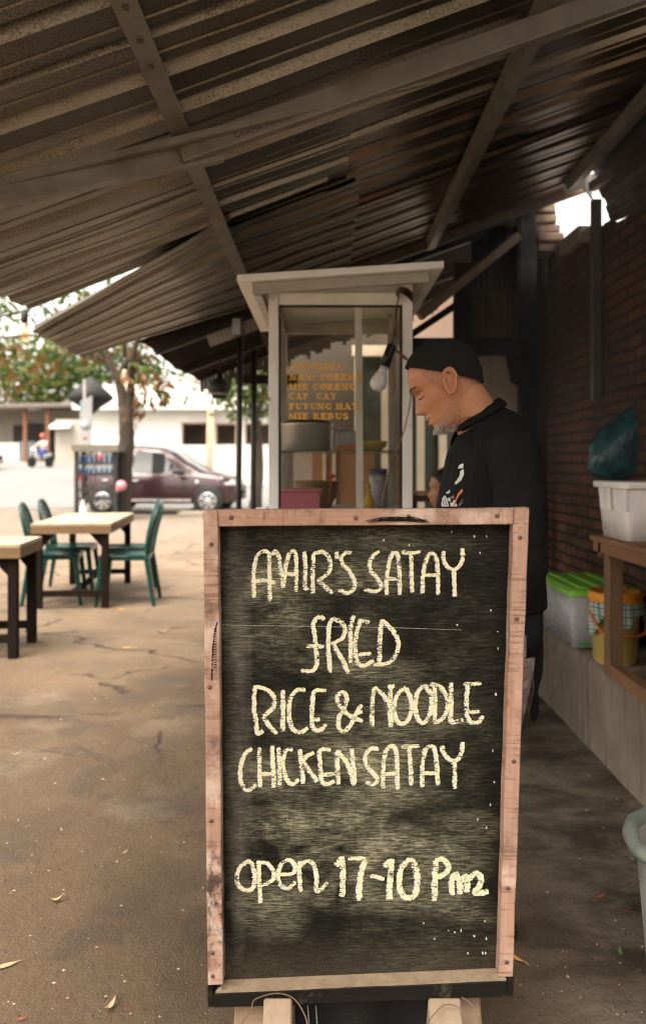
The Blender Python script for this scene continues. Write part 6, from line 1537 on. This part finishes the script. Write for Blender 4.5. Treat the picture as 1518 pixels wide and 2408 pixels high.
# ================================================================== VEHICLES
paintm = NT("maroon_paint"); paint_maroon = paintm.done(paintm.bsdf((.040,.017,.021), .22, .25, None, .4, Coat_Weight=.45, Coat_Roughness=.04))
paintw = NT("white_paint_car"); paint_white = paintw.done(paintw.bsdf((.5,.5,.5), .3, 0, None, .5, Coat_Weight=.6))
tintg = NT("car_glass"); car_glass = tintg.done(tintg.bsdf((.03,.032,.033), .04, 0, None, .9))
tyre = mat("tyre_rubber", (.018,.018,.018), rough=.8, bump=0); rimm = mat("alloy_rim", (.52,.52,.52), rough=.3, metal=.8, bump=0); chrome = mat("bright_chrome", (.75,.75,.75), rough=.12, metal=1, bump=0); blackt = mat("black_trim", (.012,.012,.012), rough=.5, bump=0)
lampg = mat("headlamp_lens", (.62,.63,.63), rough=.1, metal=.3, bump=0); redl = mat("tail_lens", (.35,.02,.02), rough=.15, bump=0)
def make_car(name, label, loc, rz, paint, k=1.):
    """nose towards +X, side at -Y faces the camera, length 4.05 m"""
    t = thing(name, label, "car", loc, rz)
    top = [(-2.02,.62),(-2.0,.95),(-1.95,1.05),(-1.80,1.45),(-1.62,1.60),(-1.2,1.655),(-.5,1.66),(.05,1.62),(.35,1.52),(.80,1.22),(1.15,1.02),(1.45,.97),(1.75,.90),(1.92,.80),(2.0,.68),(2.03,.5)]
    belt = lambda x: .93 + .02*(-x) - (.05*max(0,x-1.0))
    N = 56; rings = []
    for i in range(N+1):
        x = -2.03 + 4.06*i/N; zt = lerp_table(top, x); zb = .24 + (.14*max(0,(abs(x)-1.75)/.28)**2)
        wf = .845*(1 - .0*x) * (1 - .55*max(0,(abs(x)-1.5)/.53)**2.2)
        zbelt = min(belt(x), zt-.02); wr = wf*(.97 - .30*max(0,(zt-zbelt))/.72*.55)
        half = [(wf*.80,zb),(wf*.97,zb+.06),(wf*1.0,zb+.28),(wf*.985,(zb+zbelt)*.5+.10),(wf*.975,zbelt-.03),(wf*.945,zbelt),(wr*.96,zbelt+(zt-zbelt)*.55),(wr*.88,zt-(zt-zbelt)*.12),(wr*.70,zt-.005),(wr*.35,zt+.012)]
        ring = [Vector((x,-a,z)) for a, z in half] + [Vector((x,a,z)) for a, z in reversed(half)]
        rings.append(ring)
    b = MB(); b.rings(rings); body = b.build("body", paint, t)
    def side_pt(x, f, out=.006):                     # f: 0 belt .. 1 roof edge, on the near side
        zt = lerp_table(top, x); wf = .845*(1-.55*max(0,(abs(x)-1.5)/.53)**2.2); zbelt = min(belt(x), zt-.02); wr = wf*(.97-.30*max(0,(zt-zbelt))/.72*.55)
        z = zbelt+(zt-zbelt)*f; wa = wf*.945+(wr*.96-wf*.945)*min(1,f/.55) if f < .55 else wr*.96+(wr*.88-wr*.96)*(f-.55)/.33
        return Vector((x, -(wa+out), z))
    def win(x0, x1, f0, f1, name="side_window", skew0=0, skew1=0):
        for sy in (1,-1):
            b = MB(); vs = []; fs = []; n = 10
            for j in range(4):
                fr = f0+(f1-f0)*j/3
                for i in range(n+1):
                    a = x0+skew0*j/3; c = x1+skew1*j/3; p = side_pt(a+(c-a)*i/n, fr); vs.append((p.x, p.y*sy, p.z))
            for j in range(3):
                for i in range(n): q = j*(n+1)+i; fs.append((q,q+1,q+n+2,q+n+1))
            b.add(vs, fs, 0, True); b.build(name, car_glass, t, recalc=False)
    win(-.55, .62, .08, .80, skew0=.02, skew1=-.46); win(-1.42, -.62, .08, .82, skew0=.06, skew1=.02); win(-1.80, -1.50, .15, .78, skew0=.10, skew1=.0)
    # windscreen and rear glass
    for pts, nm in ((( (1.16,1.03,.70),(.30,1.545,.58) ),"windscreen"),(((-1.965,1.07,.62),(-1.74,1.54,.52)),"rear_window")):
        (xa_, za_, wa_), (xc_, zc_, wc_) = pts; b = MB(); vs = []; n = 8
        for j in range(7):
            x = xa_+(xc_-xa_)*j/6; z = lerp_table(top, x)+.018
            for i in range(n+1): u = i/n*2-1; wv = wa_+(wc_-wa_)*j/6; vs.append((x+(.05 if nm=="windscreen" else -.02)*(1-u*u)*(1-j/6)+(.012 if nm=="windscreen" else -.02), u*wv, z+.012*(1-abs(u)**3)-.02*abs(u)**4))
        b.add(vs, [(j*(n+1)+i, j*(n+1)+i+1, (j+1)*(n+1)+i+1, (j+1)*(n+1)+i) for j in range(6) for i in range(n)], 0, True); b.build(nm, car_glass, t, recalc=False)
    M_ = Matrix.Rotation(R(90),3,'X')
    for x in (-1.27, 1.29):
        for sy in (-1,1):
            b = MB(); b.lathe([(.335,-.02),(.37,.0),(.335,.02)], (x, sy*.852, .335), 32, M=M_); b.build("arch_trim", blackt, t)
            b = MB(); b.lathe([(.20,-.10),(.29,-.105),(.313,-.07),(.313,.07),(.29,.105),(.20,.10)], (x, sy*.79, .313), 32, M=M_); w_ = b.build("wheel", tyre, t)
            b = MB(); yy = sy*.90
            for s_ in range(7):
                a = 2*math.pi*s_/7; b.bar((x+.03*math.cos(a),yy,.313+.03*math.sin(a)), (x+.20*math.cos(a),yy-sy*.01,.313+.20*math.sin(a)), .05, .02, up=(0,1,0), w2=.075)
            b.lathe([(.185,-.02),(.212,-.022),(.212,.02),(.185,.02)], (x,yy-sy*.012,.313), 28, M=M_, cap=False); b.lathe([(.05,-.015),(.05,.015),(.0,.018)], (x,yy,.313), 14, M=M_); b.build("rim", rimm, w_)
    for sy in (-1,1):
        b = MB(); vs = [Vector((1.50,sy*.800,.80)),Vector((1.55,sy*.785,.90)),Vector((1.92,sy*.58,.80)),Vector((1.96,sy*.55,.68)),Vector((1.72,sy*.745,.70))]
        b.prism([v+Vector((0,sy*.012,0)) for v in vs], (0.0,sy*.02,0.008)); b.build("headlight", lampg, t)
        b = MB(); b.prism([(-1.80,sy*.80,.80),(-1.97,sy*.70,.80),(-1.93,sy*.70,1.05),(-1.78,sy*.78,1.05)], (0,sy*.03,0)); b.build("tail_light", redl, t)
        b = MB(); b.box((.66,sy*.97,1.0), (.17,.14,.12)); b.build("wing_mirror", blackt, t, bevel=.03)
        b = MB(); b.box((-.47,sy*.864,.80),(.15,.03,.028)); b.build("door_handle", chrome, t, bevel=.008); b = MB(); b.box((-1.22,sy*.862,.82),(.15,.03,.028)); b.build("door_handle", chrome, t, bevel=.008)
        b = MB(); b.box((0,sy*.862,.335),(1.75,.02,.05)); b.build("sill_strip", mat("pale_sill_strip", (.55,.50,.48), rough=.25, metal=.3, bump=0) if "pale_sill_strip" not in bpy.data.materials else bpy.data.materials["pale_sill_strip"], t)
        b = MB(); b.box((-.565,sy*.853,.66),(.008,.01,.5)); b.box((.68,sy*.853,.66),(.008,.01,.5)); b.build("door_gap", blackt, t)
        b = MB(); b.lathe([(.05,-.01),(.05,.01)], (1.02,sy*.85,.77), 12, M=M_); b.build("side_repeater", lampg, t)
    b = MB(); b.box((2.0,0,.62),(.06,.8,.13)); b.box((1.99,0,.40),(.06,1.1,.12)); b.build("grille", blackt, t, bevel=.01)
    b = MB(); b.box((2.03,0,.52),(.01,.46,.11)); b.build("number_plate", blackt, t)
    return t
cx_ = (U(494,0,19.6).x + U(494-248,0,19.6).x)/2
make_car("parked_car", "dark maroon hatchback parked on the roadside behind the tree", (cx_, 20.4, .02), R(-3), paint_maroon)
make_car("parked_car", "white car whose nose pokes in at the far left edge of the street", (U(-2,0,40).x-1.98, 40, gz(0,40)+.02), R(0), paint_white)
# motorbike with rider, far down the street
YMB = 42.; bx0 = U(96,0,YMB).x; zb0 = gz(0,YMB)+.015
mbk = thing("motorbike", "white scooter coming up the far street with a rider", "motorbike", (bx0,YMB,zb0), R(-115))
for x in (-.62,.62):
    b = MB(); b.lathe([(.20,-.05),(.27,-.055),(.28,0),(.27,.055),(.20,.05)], (x,0,.28), 20, M=Matrix.Rotation(R(90),3,'X')); wv = b.build("wheel", tyre, mbk)
    b = MB(); b.lathe([(.0,-.03),(.195,-.02),(.195,.02),(.0,.03)], (x,0,.28), 16, M=Matrix.Rotation(R(90),3,'X')); b.build("rim", rimm, wv)
b = MB(); b.rings([[Vector((x, w_*math.cos(2*math.pi*k/12), z+h_*math.sin(2*math.pi*k/12))) for k in range(12)] for x, w_, z, h_ in ((-.75,.04,.72,.04),(-.55,.14,.66,.14),(-.2,.15,.60,.16),(.05,.12,.42,.12),(.3,.14,.5,.2),(.48,.2,.75,.22),(.5,.12,.95,.1))]); b.build("fairing", paint_white, mbk)
b = MB(); b.tube([(.62,0,.28),(.50,0,.9),(.44,0,1.02)], .03, 8); b.tube([(.44,-.33,1.05),(.46,0,1.02),(.44,.33,1.05)], .02, 8); b.build("fork_and_handlebar", blackt, mbk)
b = MB(); b.box((-.33,0,.79),(.62,.24,.08)); b.build("saddle", blackt, mbk, bevel=.03)
b = MB(); b.lathe([(.0,0),(.09,.02),(.09,.06)], (.55,0,.90), 14, M=Matrix.Rotation(R(90),3,'Y')); b.build("headlight", lampg, mbk)
b = MB(); RM = Matrix.Rotation(R(-115),3,'Z')
def PR(x,y,z): return RM @ Vector((x,y,z)) + Vector((bx0,YMB,zb0))
b.rings([[PR(-.28+.1*t+rx*math.cos(2*math.pi*k/16), ry*math.sin(2*math.pi*k/16), .82+t*.58) for k in range(16)] for t, rx, ry in ((0,.15,.18),(.3,.13,.16),(.7,.13,.19),(.93,.09,.17),(1,.06,.08))])
b.tube([PR(-.17,0,1.38),PR(-.15,0,1.47),PR(-.13,0,1.50)], [.055,.055,.06], 10)
b.rings([[PR(-.12+.095*s_*math.cos(2*math.pi*k/16), .075*s_*math.sin(2*math.pi*k/16), z) for k in range(16)] for z, s_ in ((1.48,.5),(1.53,.85),(1.60,1),(1.67,.9),(1.71,.5))])
b.tube([PR(-.025,0,1.60),PR(-.005,0,1.575)], [.012,.015], 6)
for sy in (-1,1):
    b.tube([PR(-.2,sy*.19,1.34),PR(-.02,sy*.30,1.12),PR(.36,sy*.30,1.06)], [.055,.045,.032], 10)
    for k in range(4): b.tube([PR(.37,sy*.30+(k-1.5)*.02,1.065),PR(.44,sy*.30+(k-1.5)*.02,1.085),PR(.46,sy*.30+(k-1.5)*.02,1.05)], [.013,.011,.009], 6)
    b.tube([PR(.36,sy*.26,1.06),PR(.40,sy*.24,1.03)], [.013,.01], 6)
    b.tube([PR(-.25,sy*.10,.86),PR(.12,sy*.19,.78),PR(.10,sy*.17,.36),PR(.22,sy*.17,.30)], [.085,.065,.045,.035], 10)
rd_ = link(fuse(b,.012,1), "person", skin_mat()); tag(rd_, "blurred rider in a red helmet and blue trousers on the far scooter", "person")
b = MB(); b.rings([[PR(-.13+.135*s_*math.cos(2*math.pi*k/16), .12*s_*math.sin(2*math.pi*k/16), z) for k in range(16)] for z, s_ in ((1.58,1),(1.64,1.05),(1.71,.9),(1.76,.55),(1.78,.1))]); b.build("helmet", mat("red_helmet", (.5,.09,.07), rough=.3, bump=0), rd_)
b = MB(); b.rings([[PR(-.28+.1*t+rx*math.cos(2*math.pi*k/16), ry*math.sin(2*math.pi*k/16), .84+t*.54) for k in range(16)] for t, rx, ry in ((0,.17,.20),(.3,.15,.18),(.7,.15,.21),(.93,.11,.19),(1,.08,.10))])
for sy in (-1,1): b.tube([PR(-.2,sy*.19,1.34),PR(-.02,sy*.30,1.12),PR(.22,sy*.30,1.08)], [.07,.06,.05], 10)
b.build("jacket", cloth("pale_rider_jacket", (.45,.40,.35), (.38,.33,.29)), rd_)
b = MB()
for sy in (-1,1): b.tube([PR(-.25,sy*.10,.86),PR(.12,sy*.19,.78),PR(.10,sy*.17,.42)], [.10,.08,.06], 10)
tr_ = b.build("trousers", cloth("blue_trousers", (.05,.07,.28), (.04,.055,.22)), rd_)

# ================================================================== ACROSS THE ROAD BEHIND THE CAMERA, mirrored in the cart glass
hb = thing("ochre_house", "ochre house with a railed balcony mirrored in the food cart's glass", "house", (0,-11,0))
b = MB(); b.span(-7,7,-3,0,0,3.0); b.build("wall", mat("ochre_plaster", (.085,.055,.028), (.06,.04,.02), 2), hb)
for x in (-4.2,-1.6,1.1,3.9):
    b = MB(); b.span(x-.55,x+.55,.001,.05,.9,2.1); b.build("window", dkin, hb)
b = MB(); b.span(-7.2,7.2,-.2,1.2,3.001,3.16); b.build("balcony_floor", mat("ochre_slab", (.34,.22,.09), (.26,.16,.07), 3), hb)
for k in range(30):
    b = MB(); x = -7+k*.48; b.span(x-.03,x+.03,1.1,1.16,3.161,3.85); b.build("baluster", mat("ochre_slab2", (.30,.19,.08)) if k == 0 else bpy.data.materials["ochre_slab2"], hb)
b = MB(); b.span(-7.2,7.2,1.08,1.18,3.851,3.93); b.build("handrail", bpy.data.materials["ochre_slab"], hb)
b = MB(); b.span(-7,7,-3,-1.2,3.161,5.4); b.build("upper_wall", bpy.data.materials["ochre_plaster"], hb)
far_tree("leafy tree beside the ochre house, mirrored in the cart glass", 1.6, -8.6, 5.2, 1.7, wts=(.35,.3,.2,.15), n=110, L=.26, seed=12)
SMOKE_D = .18
# ================================================================== SMOKE drifting from the grill, against the wall
s = NT("satay_smoke"); nz = s.noise(s.map((1,1,.6)), 2.2, 4, .6, .8)
x, y, z = s.sep(s.tc.outputs["Object"])
def fall(a, c, r): d = s.math('DIVIDE', s.math('SUBTRACT', a, c), r); return s.math('MULTIPLY', d, d)
d = s.math('ADD', s.math('ADD', fall(x,1.15,.75), fall(y,3.7,1.5)), fall(z,1.9,.95))
den = s.math('MULTIPLY', s.ramp(d, 1, 0), s.ramp(nz, .28, .7, .25, 1.))
v = s.n("ShaderNodeVolumePrincipled"); v.inputs["Color"].default_value = (.86,.88,.92,1); s.l(s.math('MULTIPLY', den, SMOKE_D), v.inputs["Density"])
s.l(v.outputs[0], s.out.inputs["Volume"])
o = MB().span(.42, 1.88, 2.25, 5.15, .97, 2.83).build("smoke", s.mat); tag(o, "thin grey cooking smoke drifting along the brick wall", "smoke", kind="stuff")
